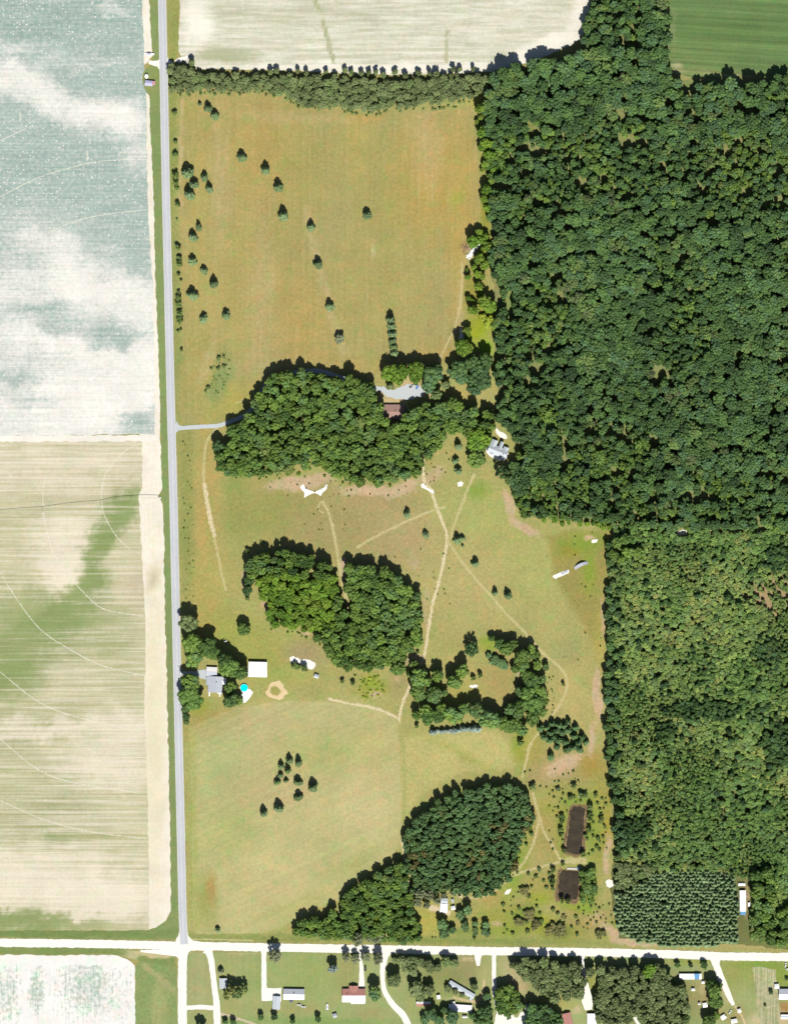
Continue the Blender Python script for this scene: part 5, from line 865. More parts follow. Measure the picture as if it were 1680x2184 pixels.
trees_at([(960, 335, 32), (1030, 385, 50), (1080, 410, 50), (1120, 440, 44), (1000, 400, 40)], *H0, 'shrub', 'broad', 'blue', 'pale green bushy thicket plant inside the top of the horseshoe', 'shrub', 'pale thicket inside the horseshoe', 0.45)
trees_at([(1285, 1225, 36), (230, 1055, 24)], *H0, 'shrub', 'shrub', 'shrub', 'dark bush standing just outside the bottom of the horseshoe', 'shrub', 'bushes outside the horseshoe', 1.5)
cl = scatter([(1150, 1552), (1170, 1542), (1200, 1536), (1235, 1546), (1250, 1585), (1238, 1606), (1205, 1604), (1180, 1590), (1155, 1575)], 3.2, 4.4, 0.66, 260, 56)
stand(cl, 60, 'evergreen_tree', 'cedar', 'blue', 'dark evergreen in the round clump between the horseshoe and the eastern wood', 'tree', 'evergreens of the round clump', lambda r: r * 2.6)
trees_at([(1590, 1365, 48)], *H0, 'evergreen_tree', 'cedar', 'blue', 'evergreen alone just south of the round clump of evergreens', 'tree', None)
trees_at([(600, 1300, 20)], 1050, 1134, .25, 'shrub', 'shrub', 'shrub', 'round bush inside the bend of the curved track', 'shrub', None, 1.5)
# oval grove and the strip running from it to the gravel road
oval = [(866, 1772), (880, 1752), (906, 1728), (930, 1705), (960, 1690), (990, 1682), (1040, 1672), (1088, 1676), (1120, 1692), (1132, 1718), (1136, 1742), (1124, 1770), (1104, 1796), (1100, 1840), (1088, 1868), (1054, 1896), (1018, 1910), (990, 1906), (975, 1896), (955, 1902), (920, 1902), (880, 1898), (872, 1860), (866, 1826), (862, 1790)]
og = scatter(oval, 2.6, 4.2, 0.62, 3200, 57, power=1.2)
rb = np.random.default_rng(9); rust = [p for p in og if fnoise(np.array([p[0] * .05 + 40]), np.array([p[1] * .05]))[0] + gr_.uniform(-.1, .1) > 0.66][:18]
og2 = [p for p in og if p not in rust]
stand(og2, 230, 'woodlot_tree', 'broad', 'blue', 'blue-green tree in the oval grove', 'tree', 'trees of the oval grove', lambda r: 9.5 + r * 1.0 + rng.uniform(-1, 1), 'woodlot_canopy', 'smaller blue-green crowns filling the oval grove', ZO)
stand(rust, 30, 'woodlot_tree', 'broad', 'rust', 'olive-brown tree scattered among the blue-green oval grove', 'tree', 'olive-brown trees of the oval grove', lambda r: 9 + r)
strip = [(735, 1910), (765, 1888), (800, 1866), (835, 1848), (858, 1836), (864, 1860), (870, 1900), (876, 1940), (890, 1972), (892, 2000), (860, 2006), (800, 2000), (720, 1998), (650, 1994), (628, 1990), (640, 1962), (690, 1950), (730, 1945)]
st = scatter(strip, 2.8, 5.0, 0.62, 2000, 58, [(845, 1955, 16, 6, -20), (690, 1955, 8, 5, 0)])
stand(st, 200, 'copse_tree', 'broad', 'grove', 'tree in the wooded strip running down from the oval grove to the gravel road', 'tree', 'trees of the strip below the oval grove', lambda r: 8 + r * 1.1)
trees_at([(1290, 190, 70), (1240, 230, 50), (1450, 200, 50)], 588, 1932, .15, 'broadleaf_tree', 'light', 'lime', 'lime-green tree in the wooded strip above the gravel road', 'tree', 'lime-green trees of the wooded strip')
trees_at([(1500, 430, 70), (1180, 460, 90), (1320, 440, 70), (1000, 430, 60), (1420, 480, 60)], 588, 1932, .15, 'broadleaf_tree', 'sparse', 'grey', 'thin grey-green tree overhanging the gravel road verge', 'tree', 'thin grey-green trees over the road verge')
trees_at([(500, 1380, 36), (560, 1400, 50), (640, 1420, 46), (540, 1470, 44), (620, 1490, 36), (700, 1460, 36), (760, 1420, 30), (840, 1390, 34)], 756, 1554, .25, 'broadleaf_tree', 'sparse', 'grey', 'thin grey-green tree on the lane side of the small cabin', 'tree', 'thin trees beside the small cabin')
# scrub south of the cabin
trees_at([(970, 250, 85), (1000, 370, 80), (1110, 340, 56), (1280, 270, 62), (1300, 330, 46), (1430, 250, 44), (1430, 330, 44), (1585, 270, 56), (1590, 370, 66), (1440, 390, 36), (1230, 120, 70), (1330, 60, 70)], 798, 1932, .15, 'broadleaf_tree', 'broad', 'blue', 'scrubby tree between the small cabin and the gravel road', 'tree', 'scrubby trees south of the cabin', 0.75)
trees_at([(1420, 455, 28), (825, 450, 14), (870, 450, 12), (650, 370, 40), (540, 420, 60)], 798, 1932, .15, 'shrub', 'shrub', 'shrub', 'small bush on the verge of the gravel road', 'shrub', 'bushes on the gravel road verge', 1.3)
trees_at([(140, 1420, 58), (100, 1215, 48), (330, 1540, 60), (400, 1560, 66), (200, 1500, 50), (60, 1480, 50), (560, 1490, 24), (440, 1440, 26), (750, 1580, 50)], 1092, 1596, .25, 'thicket', 'shrub', 'rust', 'low olive thicket mound between the square pond and the gravel road', 'shrub', 'olive thickets below the square pond', 0.55)
trees_at([(590, 395, 30), (620, 400, 26), (490, 420, 26), (520, 320, 28), (390, 345, 24), (710, 400, 22), (760, 600, 28), (780, 660, 16), (730, 770, 20), (720, 840, 18), (160, 730, 22), (120, 820, 16), (170, 330, 36)], 1092, 1596, .25, 'thicket', 'shrub', 'shrub', 'fuller green bush among the small shrubs round the long pond', 'shrub', 'fuller bushes round the long pond', 1.2)
# shrubs round the ponds and over the rough pasture
sh = []
for poly, n, sd, a_, b_ in [([(1170, 1690), (1215, 1690), (1205, 1780), (1190, 1830), (1170, 1800)], 44, 61, .7, 1.7), ([(1250, 1690), (1295, 1690), (1295, 1820), (1250, 1830)], 56, 62, .7, 2.0), ([(1215, 1690), (1260, 1685), (1260, 1712), (1218, 1714)], 26, 63, 1.0, 2.2),
                         ([(1110, 1640), (1230, 1640), (1240, 1690), (1140, 1690)], 26, 64, .5, 1.5), ([(1230, 1930), (1300, 1920), (1310, 1980), (1240, 1985)], 60, 65, .5, 1.7), ([(1100, 1860), (1180, 1850), (1180, 1920), (1080, 1930)], 24, 66, .8, 2.6), ([(1060, 1920), (1200, 1935), (1300, 1985), (1200, 2000), (1050, 1990)], 60, 67, .8, 2.6)]:
    sh += scatter(poly, a_, b_, 1.3, n, sd, taken=sh)
stand(sh, 200, 'shrub', 'shrub', 'shrub', 'small shrub dotted over the rough pasture round the two ponds', 'shrub', 'shrubs round the ponds', lambda r: r * 1.5)
eb = scatter([(1236, 1856), (1262, 1852), (1272, 1890), (1262, 1925), (1236, 1925)], 2.0, 4.0, .6, 120, 68)
stand(eb, 30, 'broadleaf_tree', 'broad', 'grove', 'bushy tree on the east bank of the small square pond', 'tree', 'bushy trees east of the square pond', lambda r: 4 + r)
trees_at([(410, 690, 24), (410, 740, 20), (650, 690, 26), (620, 740, 18), (440, 870, 26), (600, 905, 28), (660, 500, 30), (660, 560, 26), (660, 600, 24), (340, 1130, 30), (345, 1040, 26), (340, 1190, 22), (420, 1290, 30), (470, 1300, 28), (420, 580, 24), (420, 620, 26), (430, 985, 18)], 1092, 1596, .25, 'shrub', 'shrub', 'shrub', 'dark bush growing on the very bank of a pond', 'shrub', 'bushes on the pond banks', 1.6)
wd = []
for poly, n, sd in [([(452, 770), (480, 748), (500, 762), (488, 800), (470, 845), (448, 850), (444, 820)], 70, 171)]:
    wd += scatter(poly, .5, 1.5, .9, n, sd)
stand(wd, 60, 'weed_clump', 'shrub', 'shrub', 'small weed clump filling the green hollow at the foot of the hayfield', 'shrub', 'weeds in the green hollow', lambda r: r * .8)
wd = scatter([(770, 1448), (810, 1440), (826, 1470), (815, 1490), (775, 1495), (765, 1470)], .6, 2.0, .85, 90, 172)
stand(wd, 50, 'weed_clump', 'shrub', 'lime', 'yellow-green weed clump in the scrubby square below the central grove', 'shrub', 'weeds in the scrubby square', lambda r: r * .8)
def along(polyD, k, r0, r1, seed, off=2.0):
    r_ = random.Random(seed); out = []; P = [W(*p) for p in polyD]
    for (x0_, y0_), (x1_, y1_) in zip(P, P[1:] + P[:1]):
        for _ in range(max(1, int(math.hypot(x1_ - x0_, y1_ - y0_) / k))):
            u = r_.random()
            if y0_ + (y1_ - y0_) * u < 1e9 and r_.random() < .75: out.append((x0_ + (x1_ - x0_) * u + r_.uniform(-off, off), y0_ + (y1_ - y0_) * u - abs(r_.gauss(0, off)), r_.uniform(r0, r1)))
    return out
stand(along([(478, 1006), (500, 1014), (560, 1018), (640, 1000), (695, 996), (735, 1030), (775, 1036), (850, 1028), (892, 1012)], 6, .7, 1.8, 173), 80, 'margin_shrub', 'shrub', 'bright', 'shrub on the south margin of the grove by the brown-roofed house', 'shrub', 'margin shrubs of the house grove', lambda r: r * 1.3)
stand(along([(575, 1338), (640, 1348), (684, 1374), (705, 1406), (760, 1432), (846, 1416), (900, 1362), (900, 1300)], 6, .7, 1.8, 174), 80, 'margin_shrub', 'shrub', 'bright', 'shrub on the south and east margin of the central grove', 'shrub', 'margin shrubs of the central grove', lambda r: r * 1.3)
stand(along([(1138, 1740), (1126, 1774), (1106, 1800), (1102, 1844), (1090, 1872), (1054, 1902), (1018, 1914)], 5, .8, 2.2, 175), 60, 'margin_shrub', 'shrub', 'bright', 'bright shrub on the east margin of the oval grove along the track', 'shrub', 'margin shrubs of the oval grove', lambda r: r * 1.2)
ps = []
for poly, n, sd in [([(385, 930), (410, 930), (415, 1280), (395, 1280)], 44, 71), ([(560, 1020), (880, 1030), (880, 1060), (570, 1060)], 34, 72), ([(1160, 1450), (1180, 1440), (1182, 1530), (1160, 1530)], 40, 73), ([(1150, 1130), (1295, 1130), (1290, 1450), (1200, 1450)], 26, 74), ([(760, 1180), (960, 1160), (960, 1290), (900, 1290)], 24, 75), ([(905, 980), (960, 960), (970, 1000), (905, 1040)], 20, 76), ([(640, 1080), (760, 1080), (760, 1140), (640, 1140)], 14, 77)]:
    ps += scatter(poly, .4, .95, 1.5, n, sd, taken=ps)
stand(ps, 290, 'sapling', 'shrub', 'grove', 'tiny dark sapling dotting the open meadow', 'shrub', 'tiny saplings on the meadow', lambda r: r * 1.9)
# residential lots
RA = (378, 1932, .15); RB = (588, 1932, .15); RC = (798, 1932, .15); RD = (1008, 1932, .15); RE = (1218, 1932, .15); RF = (1428, 1932, .15)
trees_at([(1390, 690, 98)], *RA, 'yard_tree', 'sparse', 'grey', 'thin-leaved tree at the corner of the lawn casting shade on the gravel road', 'tree', None)
trees_at([(625, 925, 46)], *RA, 'evergreen_tree', 'cedar', 'grey', 'small pointed evergreen north of the white cottage', 'tree', None)
trees_at([(760, 1190, 80), (860, 1230, 88), (940, 1190, 76), (700, 1260, 60)], *RA, 'yard_tree', 'sparse', 'young', 'yellow-green thin tree shading the white cottage', 'tree', 'thin trees shading the white cottage')
trees_at([(1190, 1570, 46), (1380, 1570, 48), (690, 1650, 40), (790, 1650, 44), (340, 1720, 80)], *RA, 'yard_tree', 'broad', 'forest', 'small dark tree at the back boundary of the lawns', 'tree', 'small dark trees at the back boundary', 0.8)
trees_at([(820, 890, 66)], *RB, 'yard_tree', 'light', 'spruce', 'pale blue-green tree alone on the lawn west of the red-roofed house', 'tree', None, 1.2)
trees_at([(1010, 720, 66), (1130, 750, 72), (1280, 710, 78), (1450, 740, 82)], *RB, 'yard_tree', 'sparse', 'grey', 'thin tree in the row along the gravel road before the red-roofed house', 'tree', 'row of thin trees before the red-roofed house', 0.8)
trees_at([(1405, 1220, 108)], *RB, 'yard_tree', 'oak', 'forest', 'large dark tree right beside the red-roofed house', 'tree', None, 0.9)
trees_at([(600, 1600, 46), (245, 1630, 38)], *RB, 'yard_tree', 'broad', 'forest', 'dark bush-like tree on the boundary behind the red-roofed house', 'tree', 'dark trees behind the red-roofed house', 0.9)
trees_at([(290, 760, 45), (400, 790, 76), (520, 770, 76), (640, 790, 76), (540, 900, 86), (760, 820, 76), (900, 870, 56), (1010, 790, 76), (1130, 810, 66), (810, 880, 66), (270, 1040, 104), (590, 1150, 110), (770, 1180, 86), (640, 1260, 86), (450, 880, 60)], *RC, 'yard_tree', 'broad', 'hedge', 'tree in the shady lot between the curving driveway and the slanted trailer', 'tree', 'trees of the lot beside the curving driveway', 0.75)
trees_at([(1050, 1170, 56), (1150, 1210, 46), (1250, 1260, 40), (1410, 1140, 56)], *RC, 'yard_tree', 'light', 'hedge', 'small tree brushing the slanted silver trailer', 'tree', 'small trees at the slanted trailer', 0.8)
trees_at([(800, 1520, 92), (1010, 1490, 66), (1120, 1570, 96), (920, 1610, 80), (1390, 1560, 56), (1560, 1490, 104), (1600, 1280, 60), (1600, 1640, 96), (1480, 1640, 70), (720, 1620, 70)], *RC, 'yard_tree', 'broad', 'forest', 'dark tree crowding the long white mobile home below the slanted trailer', 'tree', 'dark trees at the long white mobile home', 0.75)
for poly, lab, grp, sd, mt in [([(1090, 2058), (1120, 2048), (1160, 2050), (1238, 2056), (1242, 2090), (1236, 2122), (1180, 2128), (1130, 2092), (1105, 2070)], 'tree in the square copse on the corner of the gravel road and a narrow drive', 'trees of the square copse', 81, 'hedge'), ([(1054, 2106), (1090, 2102), (1098, 2118), (1114, 2144), (1084, 2160), (1064, 2156)], 'tree in the small copse beside the sandy yard', 'trees of the small copse', 82, 'grove'), ([(1128, 2140), (1160, 2144), (1190, 2164), (1198, 2190), (1120, 2190)], 'tree in the copse between the sandy yard and the pinkish house', 'trees by the pinkish house', 83, 'forest'),
        ([(1252, 2066), (1340, 2062), (1356, 2070), (1390, 2056), (1424, 2070), (1432, 2096), (1460, 2110), (1464, 2195), (1375, 2195), (1350, 2146), (1340, 2182), (1272, 2182), (1268, 2120), (1270, 2090)], 'tree in the large copse among the eastern house lots', 'trees of the large copse among the lots', 84, 'hedge')]:
    q = scatter(poly, 2.8, 5.4, 0.62, 900, sd)
    stand(q, 150, 'lot_tree', 'broad', mt, lab, 'tree', grp, lambda r: 8 + r * 1.1)
trees_at([(1090, 920, 110)], *RE, 'yard_tree', 'oak', 'bright', 'large round olive tree at the roadside edge of the large copse', 'tree', None, 0.85)
trees_at([(560, 1100, 80), (620, 1200, 100), (620, 1340, 100), (700, 1120, 44), (540, 1620, 96), (640, 1540, 60), (700, 1400, 50)], *RF, 'yard_tree', 'broad', 'grove', 'tree between the white mobile home and the slanting gravel lane', 'tree', 'trees along the slanting gravel lane', 0.8)
trees_at([(285, 840, 36), (470, 840, 60), (100, 840, 46), (1430, 1225, 38), (1345, 1415, 24), (1655, 1035, 32)], *RF, 'shrub', 'shrub', 'forest', 'dark bush on the lawns of the easternmost lots', 'shrub', 'bushes of the easternmost lots', 1.2)
trees_at([(1060, 1700, 0.0)] if False else [(446, 1652, 34), (470, 1668, 30)], 0, 1596, .269, 'shrub', 'shrub', 'forest', 'dark bush on the corner of the pale south-west field', 'shrub', 'bushes at the south-west field corner', 1.2) if False else None

# ---------------------------------------------------------------- buildings
mWhite = plain('white_metal_and_sunlit_roof', (0.66, 0.66, 0.67), 0.45, 0.4, 0.05, 0.8)
mWhite2 = plain('white_siding', A(232, 230, 224), 0.8, 0.2, 0.06, 1.0)
mGreyR = plain('grey_shingles_and_shade', A(206, 212, 226), 0.8, 0.3, 0.10, 1.2)
mSlate = plain('pale_slate', A(214, 224, 234), 0.6, 0.3, 0.08, 0.9)
mBrown = plain('brown_shingles', A(190, 154, 144), 0.9, 0.1, 0.14, 1.0)
mRed = plain('red_brown_shingles', A(206, 150, 140), 0.9, 0.1, 0.12, 1.0)
mBrick = plain('brick_wall', A(160, 110, 90), 0.9, 0.1, 0.15, 2.0)
mGlass, t, b = new_mat('window_glass'); b.inputs['Base Color'].default_value = (0.03, 0.04, 0.05, 1); b.inputs['Roughness'].default_value = 0.08; b.inputs['Specular IOR Level'].default_value = 0.5
mDoor = plain('door_paint', A(150, 90, 70), 0.6); mTrim = plain('trim', A(240, 240, 236), 0.7)
mBlueT = plain('blue_tarp', A(110, 176, 232), 0.6, 0.3, 0.1, 1.0); mPink = plain('pink_sheet', A(240, 170, 190), 0.7); mLav = plain('lavender_sheet', A(206, 206, 240), 0.6, 0.3, 0.15, 0.9)
mDark = plain('dark_rubber', (0.02, 0.02, 0.02), 0.8); mSteel = plain('galvanised_steel', A(170, 175, 180), 0.45, 0.5, 0.1, 2.0, 0.6); mWood = plain('weathered_boards', A(196, 176, 150), 0.9, 0.1, 0.2, 2.0)
def gable(e, x0, x1, y0, y1, wh, rh, rm, wm, along='x', over=0.4, parts=True, split=None):
    # one roofed block inside thing e (local metres); ridge along x or y
    f = (lambda p: p) if along == 'x' else (lambda p: (p[1], p[0], p[2]))
    a0, a1, b0, b1 = (x0, x1, y0, y1) if along == 'x' else (y0, y1, x0, x1)
    mb = MB(); bc = (b0 + b1) / 2
    mb.add([f(p) for p in [(a0, b0, 0), (a1, b0, 0), (a1, b1, 0), (a0, b1, 0), (a0, b0, wh), (a1, b0, wh), (a1, b1, wh), (a0, b1, wh), (a0, bc, wh + rh), (a1, bc, wh + rh)]],
           [(0, 1, 5, 4), (1, 2, 6, 9, 5), (2, 3, 7, 6), (3, 0, 4, 8, 7)])
    mb.build('wall', wm, e)
    sl = rh / (bc - b0); ez = wh - sl * over; th = 0.14
    for side, (by, mm) in enumerate(((b0 - over, rm), (b1 + over, split or rm))):
        m2 = MB(); pts = [(a0 - over, by, ez + .03), (a1 + over, by, ez + .03), (a1 + over, bc, wh + rh + .03), (a0 - over, bc, wh + rh + .03)]
        m2.add([f(p) for p in pts] + [f((p[0], p[1], p[2] + th)) for p in pts], [(0, 1, 2, 3), (4, 5, 6, 7), (0, 1, 5, 4), (1, 2, 6, 5), (2, 3, 7, 6), (3, 0, 4, 7)])
        o = m2.build('roof_slope', mm, e)
    m3 = MB(); m3.add([f(p) for p in [(a0 - over, bc - .2, wh + rh + .06), (a1 + over, bc - .2, wh + rh + .06), (a1 + over, bc + .2, wh + rh + .06), (a0 - over, bc + .2, wh + rh + .06), (a0 - over, bc, wh + rh + th + .12), (a1 + over, bc, wh + rh + th + .12)]], [(0, 1, 5, 4), (2, 3, 4, 5), (0, 4, 3), (1, 2, 5)])
    m3.build('ridge_cap', rm, e)
    if parts:
        n = max(2, int((a1 - a0) / 4)); k = 0
        for s, yy in ((-1, b0), (1, b1)):
            for i in range(n):
                cx = a0 + (i + .5) * (a1 - a0) / n
                if s == -1 and i == n // 2:
                    d = MB(); d.box(-.48, .48, -.05, .05, 0.02, 2.05); d.v = [f((v[0] + cx, v[1] + yy + s * .03, v[2])) for v in d.v]; dd = d.build('door', mDoor, e)
                    d = MB(); d.box(.3, .38, -.1, -.05, 1, 1.08); d.v = [f((v[0] + cx, v[1] + yy + s * .03, v[2])) for v in d.v]; d.build('handle', mSteel, dd)
                else:
                    d = MB(); d.box(-.65, .65, -.04, .04, .95, min(wh - .15, 2.1)); d.v = [f((v[0] + cx, v[1] + yy + s * .04, v[2])) for v in d.v]; wv = d.build('window', mTrim, e)
                    d = MB(); d.box(-.55, .55, -.02, .02, 1.05, min(wh - .25, 2.0)); d.v = [f((v[0] + cx, v[1] + yy + s * .09, v[2])) for v in d.v]; d.build('pane', mGlass, wv)
def bld(name, x, y, rz, label, cat='house'):
    wx, wy = W(x, y); e = empty(name, (wx, wy, 0.02), math.radians(rz)); tag(e, label, cat); return e
def vent(e, x, y, z, r=0.15, h=0.5): MB().tube((x, y, z), (x, y, z + h), r, r, 8).build('roof_vent', mSteel, e)
def chimney(e, x, y, z): MB().box(x - .4, x + .4, y - .4, y + .4, z - 1.2, z + .9).build('chimney', mBrick, e)
def simple(name, xD, yD, wD, hD, rz, label, rm, cat='shed', wh=2.3, rh=0.7, wm=None, along=None, parts=False, split=None):
    e = bld(name, xD, yD, rz, label, cat); w, h = wD * S / 2, hD * S / 2
    gable(e, -w, w, -h, h, wh, rh, rm, wm or mWhite2, along or ('x' if w >= h else 'y'), 0.2, parts, split)
    if not parts:
        MB().box(-.45, .45, -h - .08, -h - .02, .02, 1.9).build('door', mDoor, e)
    return e
# brown-roofed house in the grove
e = bld('house', 836.5, 878.5, 0, 'brown shingle-roofed house half hidden under the grove'); gable(e, -11.8, 11.8, -7.0, 7.0, 2.9, 1.9, mBrown, mBrick); chimney(e, 3, 1.2, 4.9); vent(e, -5, -2, 4.2); vent(e, 7, 2, 4.2)
# angular white house at the wood edge
e = bld('house', 1061, 962, -21, 'angular pale grey roofed house with three wings at the edge of the mixed wood')
gable(e, -9.6, 9.6, -4.6, 4.2, 3.4, 2.1, mSlate, mWhite2); gable(e, -9.2, -3.6, 3.0, 9.0, 3.3, 1.5, mSlate, mWhite2, 'y'); gable(e, -0.6, 2.6, 3.0, 10.2, 4.6, 1.2, mSlate, mWhite2, 'y', 0.2); gable(e, 4.6, 9.4, 2.6, 6.4, 3.2, 1.3, mSlate, mWhite2, 'y')
gable(e, -6.6, -3.0, -5.4, -1.2, 3.3, 1.0, mGreyR, mWhite2, 'y', 0.2, False); chimney(e, 6.2, -1.2, 5.2)
dk = MB(); ring = [(-11.5, -3.2), (-10.2, -5.4), (-5.5, -7.8), (0, -8.6), (6, -8.2), (10.4, -5.8), (11.2, 1.5), (10.0, 1.5), (9.9, -4.9), (-9.9, -4.9), (-9.9, -1.2), (-11.5, -1.2)]
dk.loft([[(x, y, 0.05) for x, y in ring], [(x, y, 0.55) for x, y in ring]]); dk.build('deck', mCon, e)
# farmhouse by the road
e = bld('house', 459, 1459, -3, 'pale grey roofed farmhouse with a white wing, close to the road')
gable(e, -6.4, 7.2, -8.0, 7.6, 3.2, 2.2, mGreyR, mWhite2, 'y'); gable(e, -9.0, 1.2, 7.9, 16.8, 2.7, 1.4, mGreyR, mWhite2, 'x', split=mWhite); gable(e, -9.2, -6.6, -1, 7.0, 2.4, 0.9, mSlate, mWhite2, 'y', 0.2, False); gable(e, 7.4, 11.2, 0.5, 6.6, 2.5, 0.9, mWhite, mWhite2, 'x', 0.2, False)
chimney(e, 1.5, 2, 5.6); vent(e, 3, -3, 4.8); vent(e, -3, 4, 4.8)
for xx in (-5.2, 5.4):
    MB().box(xx - .7, xx + .7, -12.6, -8.2, 0.02, 0.25).build('walkway', mCon, e)
MB().box(3.0, 7.2, -9.6, -8.2, 0.03, 0.6).build('porch_step', mCon, e)
# white barn
e = bld('barn', 550, 1427.5, -1.5, 'large white-roofed pole barn east of the farmhouse', 'barn'); gable(e, -9.2, 9.2, -7.4, 7.4, 3.8, 1.2, mWhite, mWhite2, 'x', 0.3, False)
MB().box(9.22, 9.3, -2.2, 2.2, .02, 3.2).build('sliding_door', mSteel, e)
for i in range(4): MB().box(-8 + i * 4.6, -6.6 + i * 4.6, -7.5, -7.42, 1.4, 2.4).build('window', mGlass, e)
# pool
px, py = W(521, 1467); e = empty('swimming_pool', (px, py, 0.2)); tag(e, 'round turquoise above-ground swimming pool on a white deck', 'pool')
mPool, t, b = new_mat('pool_water'); b.inputs['Base Color'].default_value = (0.0, 0.62, 0.72, 1); b.inputs['Roughness'].default_value = 0.1
n = 32; wl = MB(); r0, r1 = 3.75, 3.9
wl.add([(r * math.cos(2 * math.pi * i / n), r * math.sin(2 * math.pi * i / n), z) for r, z in ((r1, 0), (r1, 1.2), (r0, 1.2), (r0, 0.9)) for i in range(n)], [(k * n + i, k * n + (i + 1) % n, (k + 1) * n + (i + 1) % n, (k + 1) * n + i) for k in range(3) for i in range(n)]); wl.build('pool_wall', mTrim, e)
w_ = MB(); w_.add([(3.74 * math.cos(2 * math.pi * i / n), 3.74 * math.sin(2 * math.pi * i / n), 1.05) for i in range(n)], [tuple(range(n))]); w_.build('water', mPool, e)
ld = MB()
for s in (-.25, .25): ld.tube((r1 + .1, s, 0), (r1 + .1, s, 1.9), .03); ld.tube((r1 + .1, s, 1.9), (r0 - .3, s, 1.9), .03)
for q in range(4): ld.tube((r1 + .1, -.25, .3 + q * .3), (r1 + .1, .25, .3 + q * .3), .025)
ld.build('ladder', mSteel, e)
simple('shed', 675, 1442, 9, 7.5, -20, 'small blue-grey roofed shed near the dirt mound', mSlate)
px, py = W(481, 1368); e = empty('propane_tank', (px, py, 0.02), 0.4); tag(e, 'small white propane tank on the lawn north of the farmhouse trees', 'tank')
tk = MB(); tk.loft([[(x, rr * math.cos(2 * math.pi * i / 12), rr * math.sin(2 * math.pi * i / 12) + 1.1) for i in range(12)] for x, rr in ((-1.6, .2), (-1.4, .6), (-1.1, .75), (1.1, .75), (1.4, .6), (1.6, .2))]); tk.build('tank_body', mWhite, e)
for s in (-.8, .8): MB().box(s - .15, s + .15, -.5, .5, 0, .6).build('leg', mSteel, e)
MB().tube((0, 0, 1.8), (0, 0, 2.1), .2).build('valve_cap', mSteel, e)
# pond hut, dock, cabin
simple('hut', 1237, 1694.5, 6.5, 11, -4, 'small blue-grey roofed hut north of the long pond', mSlate, along='y')
px, py = W(1222, 1853); e = empty('dock', (px, py, 0.1), math.radians(-3)); tag(e, 'narrow pale plank dock at the top of the small square pond', 'dock')
for i in range(13): MB().box(-6.4 + i * 1.0, -5.5 + i * 1.0, -.9, .9, .5, .58).build('plank', mTrim, e)
for x in (-6, -2, 2, 6): MB().tube((x, -.7, -.1), (x, -.7, .5), .1).build('post', mWood, e)
px, py = W(1233, 1850); e = empty('pedal_boat', (px, py, 0.68), 0.3); tag(e, 'small light blue boat lying on the dock by the square pond', 'boat')
hb = MB(); hb.loft([[(x, y * s, z) for x, y in ((-1.5, -.8), (.8, -.8), (1.7, 0), (.8, .8), (-1.5, .8))] for s, z in ((.75, 0), (1, .5))]); hb.build('hull', mBlueT, e)
MB().box(-.9, .1, -.5, .5, .52, .8).build('seat', mTrim, e)
e = bld('cabin', 946, 1936, -4, 'small white-roofed cabin on the lane below the oval grove', 'cabin'); gable(e, -3.7, 3.7, -4.4, 4.2, 2.5, 0.9, mWhite, mWhite2, 'y', .2); gable(e, -3.4, 3.4, 4.4, 9.8, 2.3, .6, mSlate, mWhite2, 'x', .15, False); vent(e, 0.6, -0.4, 3.2, .3, .4)
simple('shed', 966, 1936, 8, 7.5, 12, 'small square white shed right beside the small cabin', mWhite)
simple('lean_to', 965, 1921, 4, 7, 15, 'narrow pale lean-to in the shrubs behind the small cabin', mSlate, 'shed', 1.9, .4)
# trailer at the plantation
e = bld('mobile_home', 1582.5, 1921, 1, 'long white mobile home standing on end between plantation and eastern wood', 'mobile home'); gable(e, -3.0, 3.0, -10.6, 10.6, 2.7, .6, mWhite, mWhite2, 'y', .15); MB().box(-2.6, 2.6, -14.2, -10.8, 2.2, 2.3).build('porch_roof', mBlueT, e)
for x in (-2.5, 2.5): MB().tube((x, -14, 0), (x, -14, 2.2), .08).build('porch_post', mTrim, e)
MB().box(3.1, 5.2, 3.4, 5.4, .02, .7).build('porch_step', mWood, e)
simple('shed', 1580.5, 1886, 14, 5, 0, 'low white open shed north of the mobile home at the plantation', mWhite, wh=1.9, rh=.4)
simple('shed', 1596, 1929, 4, 8, 0, 'narrow white storage box east of the mobile home at the plantation', mWhite, wh=1.8, rh=.3, along='y')
# farm yard at the top left
e = bld('shed', 319, 178, -6, 'lavender metal farm shed with a pink panel beside the road', 'shed'); gable(e, -4.2, 3.2, -2.6, 2.4, 2.6, .7, mLav, mWhite2, 'x', .2, False); gable(e, 3.2, 5.6, -1.2, 2.4, 2.5, .5, mPink, mWhite2, 'y', .1, False)
px, py = W(313, 163); e = empty('storage_tank', (px, py, 0.02)); tag(e, 'round-cornered white liquid storage tank beside the lavender shed', 'tank')
tk = MB(); tk.loft([[(rr * math.cos(2 * math.pi * i / 20), 1.25 * rr * math.sin(2 * math.pi * i / 20), z) for i in range(20)] for rr, z in ((1.9, 0), (1.9, 2.0), (1.7, 2.5), (.6, 2.8), (.3, 2.85))]); tk.build('tank_body', mWhite, e)
MB().tube((0, 0, 2.8), (0, 0, 3.0), .35).build('lid', mSteel, e)
px, py = W(319.5, 115.5); e = empty('flatbed_trailer', (px, py, 0.02), 0.0); tag(e, 'long narrow white and blue trailer parked on the sandy headland', 'trailer')
MB().box(-4.6, 4.6, -1.1, 1.1, .9, 1.15).build('bed', mWhite, e); MB().box(-2.5, 1.5, -.9, .9, 1.16, 2.2).build('cargo_box', mLav, e); MB().box(2, 4.4, -.8, .8, 1.16, 1.7).build('cargo_box', mWhite, e)
for x in (-3.6, -2.6, 3.4):
    for y in (-1.0, 1.0): MB().tube((x, y - .14, .45), (x, y + .14, .45), .45, .45, 14).build('wheel', mDark, e)
